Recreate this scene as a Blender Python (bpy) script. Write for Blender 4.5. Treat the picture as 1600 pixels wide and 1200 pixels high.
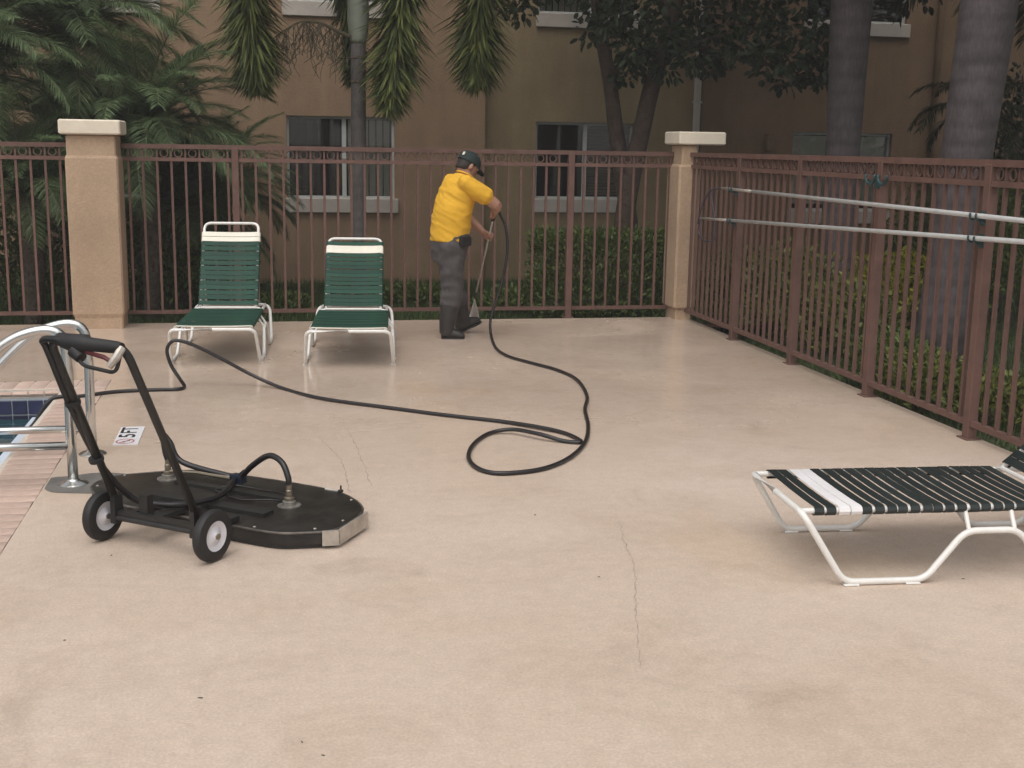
import bpy, bmesh, math, random
from mathutils import Vector, Matrix, noise
V = Vector
GZ = -.25      # lawn level, lower than the deck
rnd = random.Random(7)
sc = bpy.context.scene
col = sc.collection
for o in list(bpy.data.objects): bpy.data.objects.remove(o)

# ------------------------------------------------------------------ camera
F_PX, YAW, PITCH, ROLL, EYE = 1909.0, math.radians(11.504), math.radians(11.006), math.radians(0.936), 1.65
_f = V((math.sin(YAW)*math.cos(PITCH), math.cos(YAW)*math.cos(PITCH), -math.sin(PITCH)))
_r0 = V((math.cos(YAW), -math.sin(YAW), 0)); _u0 = _r0.cross(_f)
_r = _r0*math.cos(ROLL) + _u0*math.sin(ROLL); _u = -_r0*math.sin(ROLL) + _u0*math.cos(ROLL)
cd = bpy.data.cameras.new('camera'); cam = bpy.data.objects.new('camera', cd); col.objects.link(cam)
cd.sensor_fit = 'HORIZONTAL'; cd.sensor_width = 36; cd.lens = F_PX/1600*36; cd.clip_start = .05; cd.clip_end = 2000
m = Matrix((_r, _u, -_f)).transposed().to_4x4(); m.translation = V((0, 0, EYE)); cam.matrix_world = m
sc.camera = cam
sc.render.resolution_x, sc.render.resolution_y = 1024, 768

# ------------------------------------------------------------------ sky, sun, exposure
SUN_EL, SUN_AZ = math.radians(62), math.radians(205)      # high, behind the camera and a little to its left
w = bpy.data.worlds.new('World'); sc.world = w; w.use_nodes = True
nt = w.node_tree; nt.nodes.clear()
sky = nt.nodes.new('ShaderNodeTexSky'); sky.sky_type = 'NISHITA'; sky.sun_disc = False
sky.sun_elevation = SUN_EL; sky.sun_rotation = SUN_AZ; sky.air_density = 1.0; sky.dust_density = 4.0; sky.ozone_density = 1.0
hs = nt.nodes.new('ShaderNodeHueSaturation'); hs.inputs['Saturation'].default_value = .12      # overcast: grey cloud light
bg = nt.nodes.new('ShaderNodeBackground'); bg.inputs['Strength'].default_value = .13
wo = nt.nodes.new('ShaderNodeOutputWorld')
nt.links.new(sky.outputs[0], hs.inputs['Color']); nt.links.new(hs.outputs[0], bg.inputs['Color']); nt.links.new(bg.outputs[0], wo.inputs['Surface'])
sl = bpy.data.lights.new('sun', 'SUN'); sl.energy = .95; sl.angle = math.radians(75); sl.color = (1, .95, .88)
so = bpy.data.objects.new('sun', sl); col.objects.link(so)
sd = V((math.sin(SUN_AZ)*math.cos(SUN_EL), math.cos(SUN_AZ)*math.cos(SUN_EL), math.sin(SUN_EL)))
so.rotation_euler = sd.to_track_quat('Z', 'Y').to_euler(); so.location = (0, 0, 20)
sc.view_settings.view_transform = 'Standard'; sc.view_settings.look = 'None'
sc.view_settings.gamma = 1; sc.view_settings.exposure = 0.36; sc.view_settings.use_curve_mapping = False

# ------------------------------------------------------------------ pixel rays (photo 1600 x 1200)
def ray(px, py): return _f + _r*((px-800)/F_PX) + _u*((600-py)/F_PX)
def gnd(px, py, z=0.0):
    d = ray(px, py); return V((0, 0, EYE)) + d*((z-EYE)/d.z)
def aty(px, py, y):
    d = ray(px, py); return V((0, 0, EYE)) + d*(y/d.y)
def atx(px, py, x):
    d = ray(px, py); return V((0, 0, EYE)) + d*(x/d.x)

# ------------------------------------------------------------------ materials
MATS = {}
def mat(name, color, rough=.6, metal=0.0, var=0.0, scale=6.0, bump=0.0, bscale=60.0, spec=.5, var2=None, obj_var=0.0, dist=.01, trans=0.0, coat=0.0):
    if name in MATS: return MATS[name]
    m = bpy.data.materials.new(name); m.use_nodes = True; n = m.node_tree; b = n.nodes['Principled BSDF']
    b.inputs['Roughness'].default_value = rough; b.inputs['Metallic'].default_value = metal
    b.inputs['Specular IOR Level'].default_value = spec
    if coat: b.inputs['Coat Weight'].default_value = coat; b.inputs['Coat Roughness'].default_value = .25
    c = (*color, 1); tc = n.nodes.new('ShaderNodeTexCoord')
    out = None
    if var or obj_var or var2:
        nz = n.nodes.new('ShaderNodeTexNoise'); nz.inputs['Scale'].default_value = scale; nz.inputs['Detail'].default_value = 8; nz.inputs['Roughness'].default_value = .65
        n.links.new(tc.outputs['Object'], nz.inputs['Vector'])
        rp = n.nodes.new('ShaderNodeValToRGB'); rp.color_ramp.elements[0].position = .3; rp.color_ramp.elements[1].position = .72
        a = tuple(x*(1-var) for x in color); bcol = var2 if var2 else tuple(min(1, x*(1+var)) for x in color)
        rp.color_ramp.elements[0].color = (*a, 1); rp.color_ramp.elements[1].color = (*bcol, 1)
        n.links.new(nz.outputs['Fac'], rp.inputs['Fac']); out = rp.outputs['Color']
        if obj_var:
            oi = n.nodes.new('ShaderNodeObjectInfo'); h = n.nodes.new('ShaderNodeHueSaturation')
            mr = n.nodes.new('ShaderNodeMapRange'); mr.inputs['To Min'].default_value = 1-obj_var; mr.inputs['To Max'].default_value = 1+obj_var
            n.links.new(oi.outputs['Random'], mr.inputs['Value']); n.links.new(mr.outputs[0], h.inputs['Value']); n.links.new(out, h.inputs['Color']); out = h.outputs['Color']
        n.links.new(out, b.inputs['Base Color'])
    else: b.inputs['Base Color'].default_value = c
    if bump:
        nb = n.nodes.new('ShaderNodeTexNoise'); nb.inputs['Scale'].default_value = bscale; nb.inputs['Detail'].default_value = 6
        n.links.new(tc.outputs['Object'], nb.inputs['Vector'])
        bp = n.nodes.new('ShaderNodeBump'); bp.inputs['Strength'].default_value = bump; bp.inputs['Distance'].default_value = dist
        n.links.new(nb.outputs['Fac'], bp.inputs['Height']); n.links.new(bp.outputs[0], b.inputs['Normal'])
    if trans:
        b.inputs['Transmission Weight'].default_value = trans
    MATS[name] = m; return m

def leaf_mat(name, c0, c1, rough=.5, translucent=.25):
    if name in MATS: return MATS[name]
    m = bpy.data.materials.new(name); m.use_nodes = True; n = m.node_tree; b = n.nodes['Principled BSDF']
    g = n.nodes.new('ShaderNodeNewGeometry'); rp = n.nodes.new('ShaderNodeValToRGB')
    rp.color_ramp.elements[0].color = (*c0, 1); rp.color_ramp.elements[1].color = (*c1, 1)
    n.links.new(g.outputs['Random Per Island'], rp.inputs['Fac']); n.links.new(rp.outputs[0], b.inputs['Base Color'])
    b.inputs['Roughness'].default_value = rough
    t = n.nodes.new('ShaderNodeBsdfTranslucent'); n.links.new(rp.outputs[0], t.inputs['Color'])
    mx = n.nodes.new('ShaderNodeMixShader'); mx.inputs[0].default_value = translucent
    n.links.new(b.outputs[0], mx.inputs[1]); n.links.new(t.outputs[0], mx.inputs[2])
    n.links.new(mx.outputs[0], n.nodes['Material Output'].inputs['Surface'])
    MATS[name] = m; return m

def deck_material():
    m = bpy.data.materials.new('wet_deck_coating'); m.use_nodes = True; n = m.node_tree; L = n.links.new; b = n.nodes['Principled BSDF']
    tc = n.nodes.new('ShaderNodeTexCoord')
    def nz(scale, det=8, rough=.6, vec=None, dist=0):
        x = n.nodes.new('ShaderNodeTexNoise'); x.inputs['Scale'].default_value = scale; x.inputs['Detail'].default_value = det; x.inputs['Roughness'].default_value = rough; x.inputs['Distortion'].default_value = dist
        L(vec or tc.outputs['Object'], x.inputs['Vector']); return x.outputs['Fac']
    def ramp(fac, p0, c0, p1, c1):
        r = n.nodes.new('ShaderNodeValToRGB'); e = r.color_ramp.elements; e[0].position = p0; e[1].position = p1
        e[0].color = (*c0, 1) if len(c0) == 3 else c0; e[1].color = (*c1, 1) if len(c1) == 3 else c1; L(fac, r.inputs['Fac']); return r.outputs['Color']
    def mix(kind, fac, a, c):
        x = n.nodes.new('ShaderNodeMix'); x.data_type = 'RGBA'; x.blend_type = kind
        if isinstance(fac, (int, float)): x.inputs[0].default_value = fac
        else: L(fac, x.inputs[0])
        for s, v in ((x.inputs[6], a), (x.inputs[7], c)):
            if isinstance(v, tuple): s.default_value = (*v, 1)
            else: L(v, s)
        return x.outputs[2]
    base = ramp(nz(.55, 6, .55, dist=.6), .3, (.568, .452, .362), .72, (.638, .524, .442))
    mp = n.nodes.new('ShaderNodeMapping'); mp.inputs['Scale'].default_value = (.9, 1.15, 1); L(tc.outputs['Object'], mp.inputs['Vector'])
    blotch = ramp(nz(2.2, 9, .7, mp.outputs[0], .8), .48, (1, 1, 1), .78, (.80, .77, .73))
    c = mix('MULTIPLY', .8, base, blotch)
    dirt = ramp(nz(.9, 10, .75, dist=1.2), .56, (1, 1, 1), .76, (.70, .67, .64))
    c = mix('MULTIPLY', .7, c, dirt)
    fine = ramp(nz(95, 5, .75), .3, (.78, .77, .76), .7, (1.12, 1.12, 1.12)); c = mix('MULTIPLY', 1.0, c, fine); mid = ramp(nz(17, 8, .75), .32, (.90, .89, .88), .68, (1.05, 1.05, 1.05)); c = mix('MULTIPLY', 1.0, c, mid)
    yellow = ramp(nz(.7, 4, .5, dist=.3), .58, (1, 1, 1), .75, (1.0, .95, .84)); c = mix('MULTIPLY', .7, c, yellow)
    spots = ramp(nz(9, 3, .5, dist=.4), .70, (1, 1, 1), .80, (.72, .69, .66)); c = mix('MULTIPLY', .55, c, spots)
    pale = ramp(nz(1.3, 8, .7, dist=1.0), .55, (1, 1, 1), .75, (1.07, 1.065, 1.07)); c = mix('MULTIPLY', 1.0, c, pale)
    # washed (wet) area lies towards the fence where the hose is being used
    sp = n.nodes.new('ShaderNodeSeparateXYZ'); L(tc.outputs['Object'], sp.inputs[0])
    mr = n.nodes.new('ShaderNodeMapRange'); mr.inputs['From Min'].default_value = 5.6; mr.inputs['From Max'].default_value = 8.0; L(sp.outputs['Y'], mr.inputs['Value'])
    wn = ramp(nz(.55, 6, .55, dist=.5), .24, (0, 0, 0), .55, (1, 1, 1))
    wet = n.nodes.new('ShaderNodeMath'); wet.operation = 'MULTIPLY'; L(mr.outputs[0], wet.inputs[0]); L(wn, wet.inputs[1])
    wcol = mix('MULTIPLY', wet.outputs[0], c, (.90, .88, .86))
    L(wcol, b.inputs['Base Color'])
    rr = n.nodes.new('ShaderNodeMapRange'); rr.inputs['To Min'].default_value = .46; rr.inputs['To Max'].default_value = .09; L(wet.outputs[0], rr.inputs['Value'])
    L(rr.outputs[0], b.inputs['Roughness']); b.inputs['Specular IOR Level'].default_value = .45
    bp = n.nodes.new('ShaderNodeBump'); bp.inputs['Distance'].default_value = .004
    bs = n.nodes.new('ShaderNodeMapRange'); bs.inputs['To Min'].default_value = .45; bs.inputs['To Max'].default_value = .05; L(wet.outputs[0], bs.inputs['Value']); L(bs.outputs[0], bp.inputs['Strength'])
    L(nz(85, 8, .65), bp.inputs['Height']); L(bp.outputs[0], b.inputs['Normal'])
    return m

def trunk_mat(name, c, ring=9.0, dark=.6):
    if name in MATS: return MATS[name]
    m = bpy.data.materials.new(name); m.use_nodes = True; n = m.node_tree; L = n.links.new; b = n.nodes['Principled BSDF']; b.inputs['Roughness'].default_value = .85
    tc = n.nodes.new('ShaderNodeTexCoord'); wv = n.nodes.new('ShaderNodeTexWave'); wv.wave_type = 'BANDS'; wv.bands_direction = 'Z'
    wv.inputs['Scale'].default_value = ring; wv.inputs['Distortion'].default_value = 3.2; wv.inputs['Detail'].default_value = 6; wv.inputs['Detail Scale'].default_value = 1.2
    L(tc.outputs['Object'], wv.inputs['Vector'])
    rp = n.nodes.new('ShaderNodeValToRGB'); rp.color_ramp.elements[0].color = (*[x*dark for x in c], 1); rp.color_ramp.elements[1].color = (*c, 1); rp.color_ramp.elements[1].position = .6
    L(wv.outputs['Fac'], rp.inputs['Fac'])
    nz = n.nodes.new('ShaderNodeTexNoise'); nz.inputs['Scale'].default_value = 5; nz.inputs['Detail'].default_value = 8; L(tc.outputs['Object'], nz.inputs['Vector'])
    mx = n.nodes.new('ShaderNodeMix'); mx.data_type = 'RGBA'; mx.blend_type = 'MULTIPLY'; mx.inputs[0].default_value = .7
    r2 = n.nodes.new('ShaderNodeValToRGB'); r2.color_ramp.elements[0].position = .3; r2.color_ramp.elements[0].color = (.42, .40, .40, 1); r2.color_ramp.elements[1].position = .7
    L(nz.outputs['Fac'], r2.inputs['Fac']); L(rp.outputs[0], mx.inputs[6]); L(r2.outputs[0], mx.inputs[7]); L(mx.outputs[2], b.inputs['Base Color'])
    bp = n.nodes.new('ShaderNodeBump'); bp.inputs['Strength'].default_value = .22; bp.inputs['Distance'].default_value = .012; L(wv.outputs['Fac'], bp.inputs['Height']); L(bp.outputs[0], b.inputs['Normal'])
    n2 = n.nodes.new('ShaderNodeTexNoise'); n2.inputs['Scale'].default_value = 38; n2.inputs['Detail'].default_value = 8; n2.inputs['Roughness'].default_value = .7
    mp = n.nodes.new('ShaderNodeMapping'); mp.inputs['Scale'].default_value = (1.6, 1.6, .35); L(tc.outputs['Object'], mp.inputs['Vector']); L(mp.outputs[0], n2.inputs['Vector'])
    r3 = n.nodes.new('ShaderNodeValToRGB'); r3.color_ramp.elements[0].position = .33; r3.color_ramp.elements[0].color = (.62, .60, .58, 1); r3.color_ramp.elements[1].position = .68; r3.color_ramp.elements[1].color = (1.15, 1.15, 1.12, 1); L(n2.outputs['Fac'], r3.inputs['Fac'])
    m3 = n.nodes.new('ShaderNodeMix'); m3.data_type = 'RGBA'; m3.blend_type = 'MULTIPLY'; m3.inputs[0].default_value = 1; L(mx.outputs[2], m3.inputs[6]); L(r3.outputs[0], m3.inputs[7]); L(m3.outputs[2], b.inputs['Base Color'])
    b2 = n.nodes.new('ShaderNodeBump'); b2.inputs['Strength'].default_value = .5; b2.inputs['Distance'].default_value = .01; L(n2.outputs['Fac'], b2.inputs['Height']); L(bp.outputs[0], b2.inputs['Normal']); L(b2.outputs[0], b.inputs['Normal'])
    MATS[name] = m; return m

def stucco(name, c, streak=.35):
    m = mat(name, c, .9, var=.16, scale=1.6, bump=.6, bscale=70); n = m.node_tree; L = n.links.new; b = n.nodes['Principled BSDF']
    src = b.inputs['Base Color'].links[0].from_socket; tc = n.nodes.new('ShaderNodeTexCoord')
    def mul(src, scale, map_, p0, c0, p1, c1, fac):
        mp = n.nodes.new('ShaderNodeMapping'); mp.inputs['Scale'].default_value = map_; L(tc.outputs['Object'], mp.inputs['Vector'])
        z = n.nodes.new('ShaderNodeTexNoise'); z.inputs['Scale'].default_value = scale; z.inputs['Detail'].default_value = 8; z.inputs['Roughness'].default_value = .65; L(mp.outputs[0], z.inputs['Vector'])
        r = n.nodes.new('ShaderNodeValToRGB'); r.color_ramp.elements[0].position = p0; r.color_ramp.elements[0].color = (*c0, 1); r.color_ramp.elements[1].position = p1; r.color_ramp.elements[1].color = (*c1, 1); L(z.outputs['Fac'], r.inputs['Fac'])
        x = n.nodes.new('ShaderNodeMix'); x.data_type = 'RGBA'; x.blend_type = 'MULTIPLY'; x.inputs[0].default_value = fac; L(src, x.inputs[6]); L(r.outputs[0], x.inputs[7]); return x.outputs[2]
    s_ = mul(src, 2.0, (2.2, 2.2, .22), .42, (.78, .76, .73), .62, (1.04, 1.04, 1.04), streak)      # rain streaks
    s_ = mul(s_, 45, (1, 1, 1), .3, (.85, .85, .84), .7, (1.1, 1.1, 1.1), 1)                    # sand grain
    L(s_, b.inputs['Base Color']); return m

def glass_mat():
    m = bpy.data.materials.new('window_glass'); m.use_nodes = True; n = m.node_tree; n.nodes.remove(n.nodes['Principled BSDF'])
    t = n.nodes.new('ShaderNodeBsdfTransparent'); t.inputs[0].default_value = (.86, .86, .84, 1)
    g = n.nodes.new('ShaderNodeBsdfGlossy'); g.inputs['Roughness'].default_value = .03; g.inputs['Color'].default_value = (1, 1, 1, 1)
    f = n.nodes.new('ShaderNodeFresnel'); f.inputs[0].default_value = 1.5; mx = n.nodes.new('ShaderNodeMixShader')
    n.links.new(f.outputs[0], mx.inputs[0]); n.links.new(t.outputs[0], mx.inputs[1]); n.links.new(g.outputs[0], mx.inputs[2])
    n.links.new(mx.outputs[0], n.nodes['Material Output'].inputs['Surface']); return m

def spray_mat():
    m = bpy.data.materials.new('water_spray'); m.use_nodes = True; n = m.node_tree; n.nodes.remove(n.nodes['Principled BSDF'])
    t = n.nodes.new('ShaderNodeBsdfTransparent'); g = n.nodes.new('ShaderNodeBsdfDiffuse'); g.inputs['Color'].default_value = (.85, .86, .87, 1)
    l = n.nodes.new('ShaderNodeBsdfTranslucent'); l.inputs['Color'].default_value = (.85, .86, .87, 1)
    a = n.nodes.new('ShaderNodeMixShader'); n.links.new(g.outputs[0], a.inputs[1]); n.links.new(l.outputs[0], a.inputs[2])
    mx = n.nodes.new('ShaderNodeMixShader'); mx.inputs[0].default_value = .92
    n.links.new(t.outputs[0], mx.inputs[1]); n.links.new(a.outputs[0], mx.inputs[2]); n.links.new(mx.outputs[0], n.nodes['Material Output'].inputs['Surface']); return m

M = dict(
    deck=deck_material(), glass=glass_mat(), spray=spray_mat(),
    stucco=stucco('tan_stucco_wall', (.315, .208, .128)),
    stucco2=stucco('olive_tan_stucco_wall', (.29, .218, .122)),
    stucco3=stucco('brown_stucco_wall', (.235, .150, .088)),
    pillar=stucco('pillar_stucco', (.42, .298, .202), .15),
    cap=mat('cream_cap_stucco', (.70, .62, .50), .85, var=.10, scale=5, bump=.2, bscale=80),
    trim=mat('pale_sill_stucco', (.47, .42, .37), .85, var=.12, scale=4, bump=.2),
    fence=mat('brown_fence_paint', (.130, .070, .055), .6, var=.22, scale=9, obj_var=.08, spec=.4),
    pole=mat('grey_white_pole', (.46, .46, .45), .4, var=.12, scale=8), white=mat('white_tube_paint', (.72, .70, .665), .35, var=.06, scale=14, coat=.2),
    strap=mat('green_vinyl_strap', (.014, .052, .035), .6, var=.2, scale=9, obj_var=.18, spec=.22),
    strapd=mat('dark_green_vinyl_strap', (.012, .019, .018), .5, var=.18, scale=9, obj_var=.16),
    strapw=mat('cream_vinyl_strap', (.72, .68, .58), .5, var=.08, scale=9, obj_var=.05),
    strapw2=mat('white_vinyl_strap', (.74, .72, .72), .5, var=.08, scale=9, obj_var=.05),
    rimwear=mat('worn_black_rim', (.012, .011, .010), .45, var=.3, scale=16, var2=(.15, .13, .11)),
    rubber=mat('black_rubber', (.014, .013, .013), .6, var=.25, scale=25, bump=.15, bscale=200),
    hose=mat('black_hose', (.013, .011, .012), .38, var=.2, scale=30),
    black=mat('scuffed_black_paint', (.010, .009, .008), .38, var=.5, scale=9, var2=(.034, .029, .025), spec=.35, bump=.15, bscale=25),
    blackm=mat('black_frame_paint', (.018, .017, .016), .45, var=.3, scale=12),
    chrome=mat('stainless_steel', (.66, .66, .64), .22, metal=1, var=.06, scale=10),
    alu=mat('dull_aluminium', (.47, .43, .38), .45, metal=.6, var=.25, scale=14),
    brass=mat('worn_brass', (.28, .24, .18), .45, metal=.8, var=.2, scale=30),
    steel=mat('dirty_steel', (.30, .28, .25), .45, metal=.7, var=.4, scale=40), valve=mat('blue_black_valve', (.012, .018, .035), .4, var=.3, scale=40), hub=mat('white_wheel_hub', (.62, .61, .64), .5, var=.10, scale=12),
    red=mat('dark_red_trigger', (.10, .02, .025), .5),
    brick=mat('coping_brick', (.47, .345, .285), .8, var=.14, scale=9, obj_var=.12, bump=.4, bscale=70),
    grout=mat('coping_mortar', (.55, .48, .41), .9, var=.12, scale=20),
    tile=mat('navy_tile', (.018, .020, .055), .18, var=.3, scale=12, obj_var=.35),
    tgrout=mat('tile_grout', (.30, .33, .36), .8, var=.1, scale=20),
    plaster=mat('pool_plaster', (.52, .58, .66), .6, var=.10, scale=3),
    basin=mat('pool_basin_plaster', (.25, .45, .50), .7, var=.1, scale=2),
    water=mat('pool_water', (.014, .050, .062), .04, spec=.6, bump=.10, bscale=5, dist=.03),
    cement=mat('grey_cement_patch', (.155, .145, .135), .6, var=.2, scale=7, bump=.3, bscale=80),
    soil=mat('lawn_soil', (.030, .035, .014), .95, var=.4, scale=6, bump=.5, bscale=40),
    mulch=mat('red_mulch', (.085, .035, .022), .95, var=.5, scale=14, bump=.8, bscale=45, dist=.03),
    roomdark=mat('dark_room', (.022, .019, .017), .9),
    frame=mat('pale_window_frame', (.50, .52, .50), .5, var=.08),
    blind=mat('pale_blind', (.76, .76, .68), .7, obj_var=.14, var=.05),
    curtain=mat('grey_curtain', (.14, .125, .11), .9, var=.2, scale=8),
    blindb=mat('brown_blind', (.13, .080, .050), .7, obj_var=.12, var=.05),
    shirt=mat('yellow_cotton', (.68, .37, .024), .85, var=.06, scale=6, bump=.6, bscale=9, dist=.02),
    pants=mat('grey_denim', (.068, .060, .060), .9, var=.22, scale=9, bump=.5, bscale=14, dist=.015),
    boot=mat('rubber_boot', (.026, .023, .022), .45, var=.2, scale=10),
    skin=mat('skin', (.36, .185, .125), .5, var=.08, scale=20),
    hair=mat('dark_hair', (.018, .012, .009), .7), cap_cloth=mat('dark_green_cap', (.010, .022, .020), .8, var=.2, scale=20),
    eye=mat('eye_white', (.7, .68, .65), .2), belt=mat('black_nylon', (.010, .009, .009), .7),
    sign=mat('white_sign_tile', (.72, .71, .74), .35, var=.05, scale=20), ink=mat('black_ink', (.012, .012, .014), .5), redink=mat('faded_red_ink', (.45, .14, .12), .5),
    crack=mat('crack_filler', (.41, .335, .275), .8, var=.25, scale=20), debris=mat('dark_debris', (.035, .045, .03), .8, var=.4, scale=60),
    hook=mat('teal_plastic', (.014, .050, .055), .5, var=.15, scale=20), hoop=mat('blue_plastic_hoop', (.050, .045, .065), .6),
    bark=mat('brown_bark', (.085, .058, .042), .9, var=.35, scale=9, bump=.8, bscale=18, dist=.03),
    foxtrunk=trunk_mat('ringed_grey_palm_trunk', (.125, .112, .105), 2.6, .9), royal=trunk_mat('grey_royal_palm_trunk', (.105, .086, .092), 1.9, .80),
    shaft=mat('smooth_crownshaft', (.20, .215, .17), .5, var=.12, scale=4), datetrunk=mat('rough_palm_trunk', (.10, .078, .058), .95, var=.4, scale=18, bump=1, bscale=24, dist=.04),
    stalk=mat('palm_rachis', (.075, .085, .030), .6), twig=mat('dry_flower_twig', (.085, .070, .040), .8),
    spike=mat('pale_green_twig', (.11, .10, .05), .8),
    frondl=leaf_mat('date_palm_leaflets', (.055, .098, .040), (.195, .260, .120), .6, .4),
    foxl=leaf_mat('foxtail_leaflets', (.040, .066, .016), (.180, .195, .050)),
    royl=leaf_mat('royal_leaflets', (.020, .036, .014), (.065, .070, .030)),
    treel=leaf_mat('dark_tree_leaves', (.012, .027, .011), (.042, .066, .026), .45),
    hedgel=leaf_mat('hedge_leaves', (.040, .075, .014), (.140, .185, .036)),
    shrubl=leaf_mat('shrub_leaves', (.045, .070, .016), (.190, .195, .036)),
    goldl=leaf_mat('golden_leaves', (.16, .18, .02), (.48, .44, .045)),
    grass=leaf_mat('grass_blades', (.034, .066, .012), (.095, .135, .030)),
)
STUFF = 'stuff'

# ------------------------------------------------------------------ mesh builder
def tag(o, label=None, cat=None, group=None, kind=None):
    if label: o['label'] = label
    if cat: o['category'] = cat
    if group: o['group'] = group
    if kind: o['kind'] = kind
    return o
def empty(name, loc=(0, 0, 0), rz=0.0, **k):
    o = bpy.data.objects.new(name, None); col.objects.link(o); o.location = loc; o.rotation_euler = (0, 0, rz); o.empty_display_size = .1
    return tag(o, **k)
def origin(o):
    p = V((0, 0, 0))
    while o is not None: p = p + o.location; o = o.parent
    return p
class MB:
    def __init__(s): s.v = []; s.f = []
    def add(s, vs, fs):
        k = len(s.v); s.v += [V(x) for x in vs]; s.f += [tuple(i+k for i in f) for f in fs]; return s
    def obox(s, c, ax, ay, az):
        c = V(c); ax = V(ax); ay = V(ay); az = V(az)
        vs = [c+ax*i+ay*j+az*k for k in (-1, 1) for j in (-1, 1) for i in (-1, 1)]
        return s.add(vs, [(0, 2, 3, 1), (4, 5, 7, 6), (0, 1, 5, 4), (2, 6, 7, 3), (0, 4, 6, 2), (1, 3, 7, 5)])
    def box(s, a, b):
        a = V(a); b = V(b); c = (a+b)/2; d = (b-a)/2
        return s.obox(c, (d.x, 0, 0), (0, d.y, 0), (0, 0, d.z))
    def cbox(s, a, b, ch=.006):
        # box with chamfered vertical and top/bottom edges
        a = V(a); b = V(b); rings = []
        for z, e in ((a.z, ch), (a.z+ch, 0), (b.z-ch, 0), (b.z, ch)):
            x0, x1, y0, y1 = a.x+e, b.x-e, a.y+e, b.y-e
            rings.append([(x0+ch, y0, z), (x1-ch, y0, z), (x1, y0+ch, z), (x1, y1-ch, z), (x1-ch, y1, z), (x0+ch, y1, z), (x0, y1-ch, z), (x0, y0+ch, z)])
        return s.rings(rings)
    def rings(s, rings, caps=True, closed=True):
        k = len(s.v); n = len(rings[0])
        for r in rings: s.v += [V(p) for p in r]
        for i in range(len(rings)-1):
            for j in range(n if closed else n-1):
                j2 = (j+1) % n; s.f.append((k+i*n+j, k+i*n+j2, k+(i+1)*n+j2, k+(i+1)*n+j))
        if caps:
            s.f.append(tuple(k+j for j in reversed(range(n)))); s.f.append(tuple(k+(len(rings)-1)*n+j for j in range(n)))
        return s
    def tube(s, pts, r, n=8, caps=True, closed=False):
        pts = [V(p) for p in pts]; N = len(pts); rr = r if isinstance(r, (list, tuple)) else [r]*N
        T = []
        for i in range(N):
            a = pts[(i-1) % N] if (i > 0 or closed) else pts[i]; b = pts[(i+1) % N] if (i < N-1 or closed) else pts[i]
            d = b-a; T.append(d.normalized() if d.length > 1e-9 else V((0, 0, 1)))
        u = T[0].orthogonal().normalized(); rings = []
        for i in range(N):
            u = u - T[i]*u.dot(T[i]); u = u.normalized() if u.length > 1e-6 else T[i].orthogonal().normalized(); q = T[i].cross(u)
            rings.append([pts[i]+(u*math.cos(2*math.pi*j/n)+q*math.sin(2*math.pi*j/n))*rr[i] for j in range(n)])
        if closed: rings.append(rings[0]); caps = False
        return s.rings(rings, caps)
    def lathe(s, c, axis, prof, n=20):
        c = V(c); a = V(axis).normalized(); u = a.orthogonal().normalized(); q = a.cross(u)
        return s.rings([[c+a*h+(u*math.cos(2*math.pi*j/n)+q*math.sin(2*math.pi*j/n))*max(r, 1e-4) for j in range(n)] for r, h in prof])
    def prism(s, poly, z0, z1):
        n = len(poly); k = len(s.v); s.v += [V((x, y, z0)) for x, y in poly]+[V((x, y, z1)) for x, y in poly]
        s.f.append(tuple(k+i for i in reversed(range(n)))); s.f.append(tuple(k+n+i for i in range(n)))
        for i in range(n): j = (i+1) % n; s.f.append((k+i, k+j, k+n+j, k+n+i))
        return s
    def mesh(s, name, mt, smooth=None, off=V((0, 0, 0))):
        me = bpy.data.meshes.new(name); me.from_pydata([tuple(p-off) for p in s.v], [], s.f)
        if mt: me.materials.append(mt)
        if smooth is not None:
            me.shade_smooth() if hasattr(me, 'shade_smooth') else None
            if smooth < 179:
                try: me.set_sharp_from_angle(angle=math.radians(smooth))
                except Exception: pass
        me.update(); return me
    def build(s, name, mt, parent=None, smooth=None, **k):
        o = bpy.data.objects.new(name, s.mesh(name, mt, smooth, origin(parent))); col.objects.link(o); o.parent = parent
        return tag(o, **k)
def inst(name, me, parent=None, loc=(0, 0, 0), rot=(0, 0, 0), scale=None, **k):
    o = bpy.data.objects.new(name, me); col.objects.link(o); o.parent = parent
    o.location = V(loc)-origin(parent); o.rotation_euler = rot
    if scale: o.scale = scale
    return tag(o, **k)
def fillet(pts, r, n=5):
    pts = [V(p) for p in pts]; out = [pts[0]]; R = r if isinstance(r, (list, tuple)) else [r]*len(pts)
    for i in range(1, len(pts)-1):
        p = pts[i]; a = pts[i-1]-p; b = pts[i+1]-p; d = min(R[i], a.length*.49, b.length*.49)
        A = p+a.normalized()*d; B = p+b.normalized()*d
        for j in range(n+1):
            t = j/n; out.append(A*(1-t)**2+p*2*t*(1-t)+B*t*t)
    out.append(pts[-1]); return out
def spline(pts, sub=10):
    pts = [V(p) for p in pts]; P = [pts[0]*2-pts[1]]+pts+[pts[-1]*2-pts[-2]]; out = []
    for i in range(1, len(P)-2):
        a, b, c, d = P[i-1:i+3]
        for j in range(sub):
            t = j/sub; out.append(.5*((2*b)+(c-a)*t+(2*a-5*b+4*c-d)*t*t+(3*b-a-3*c+d)*t**3))
    out.append(pts[-1]); return out

# ================================================================== SETTING
POOL_X, POOL_Y = -1.38, 8.49        # inner edges of the pool walls
COP_X, COP_Y = -1.075, 8.795        # outer edges of the coping
DECK_X1, DECK_Y1 = 4.11, 11.57
mb = MB()
def sheet(mb, x0, x1, y0, y1, z): mb.add([(x0, y0, z), (x1, y0, z), (x1, y1, z), (x0, y1, z)], [(0, 1, 2, 3)])
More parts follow.
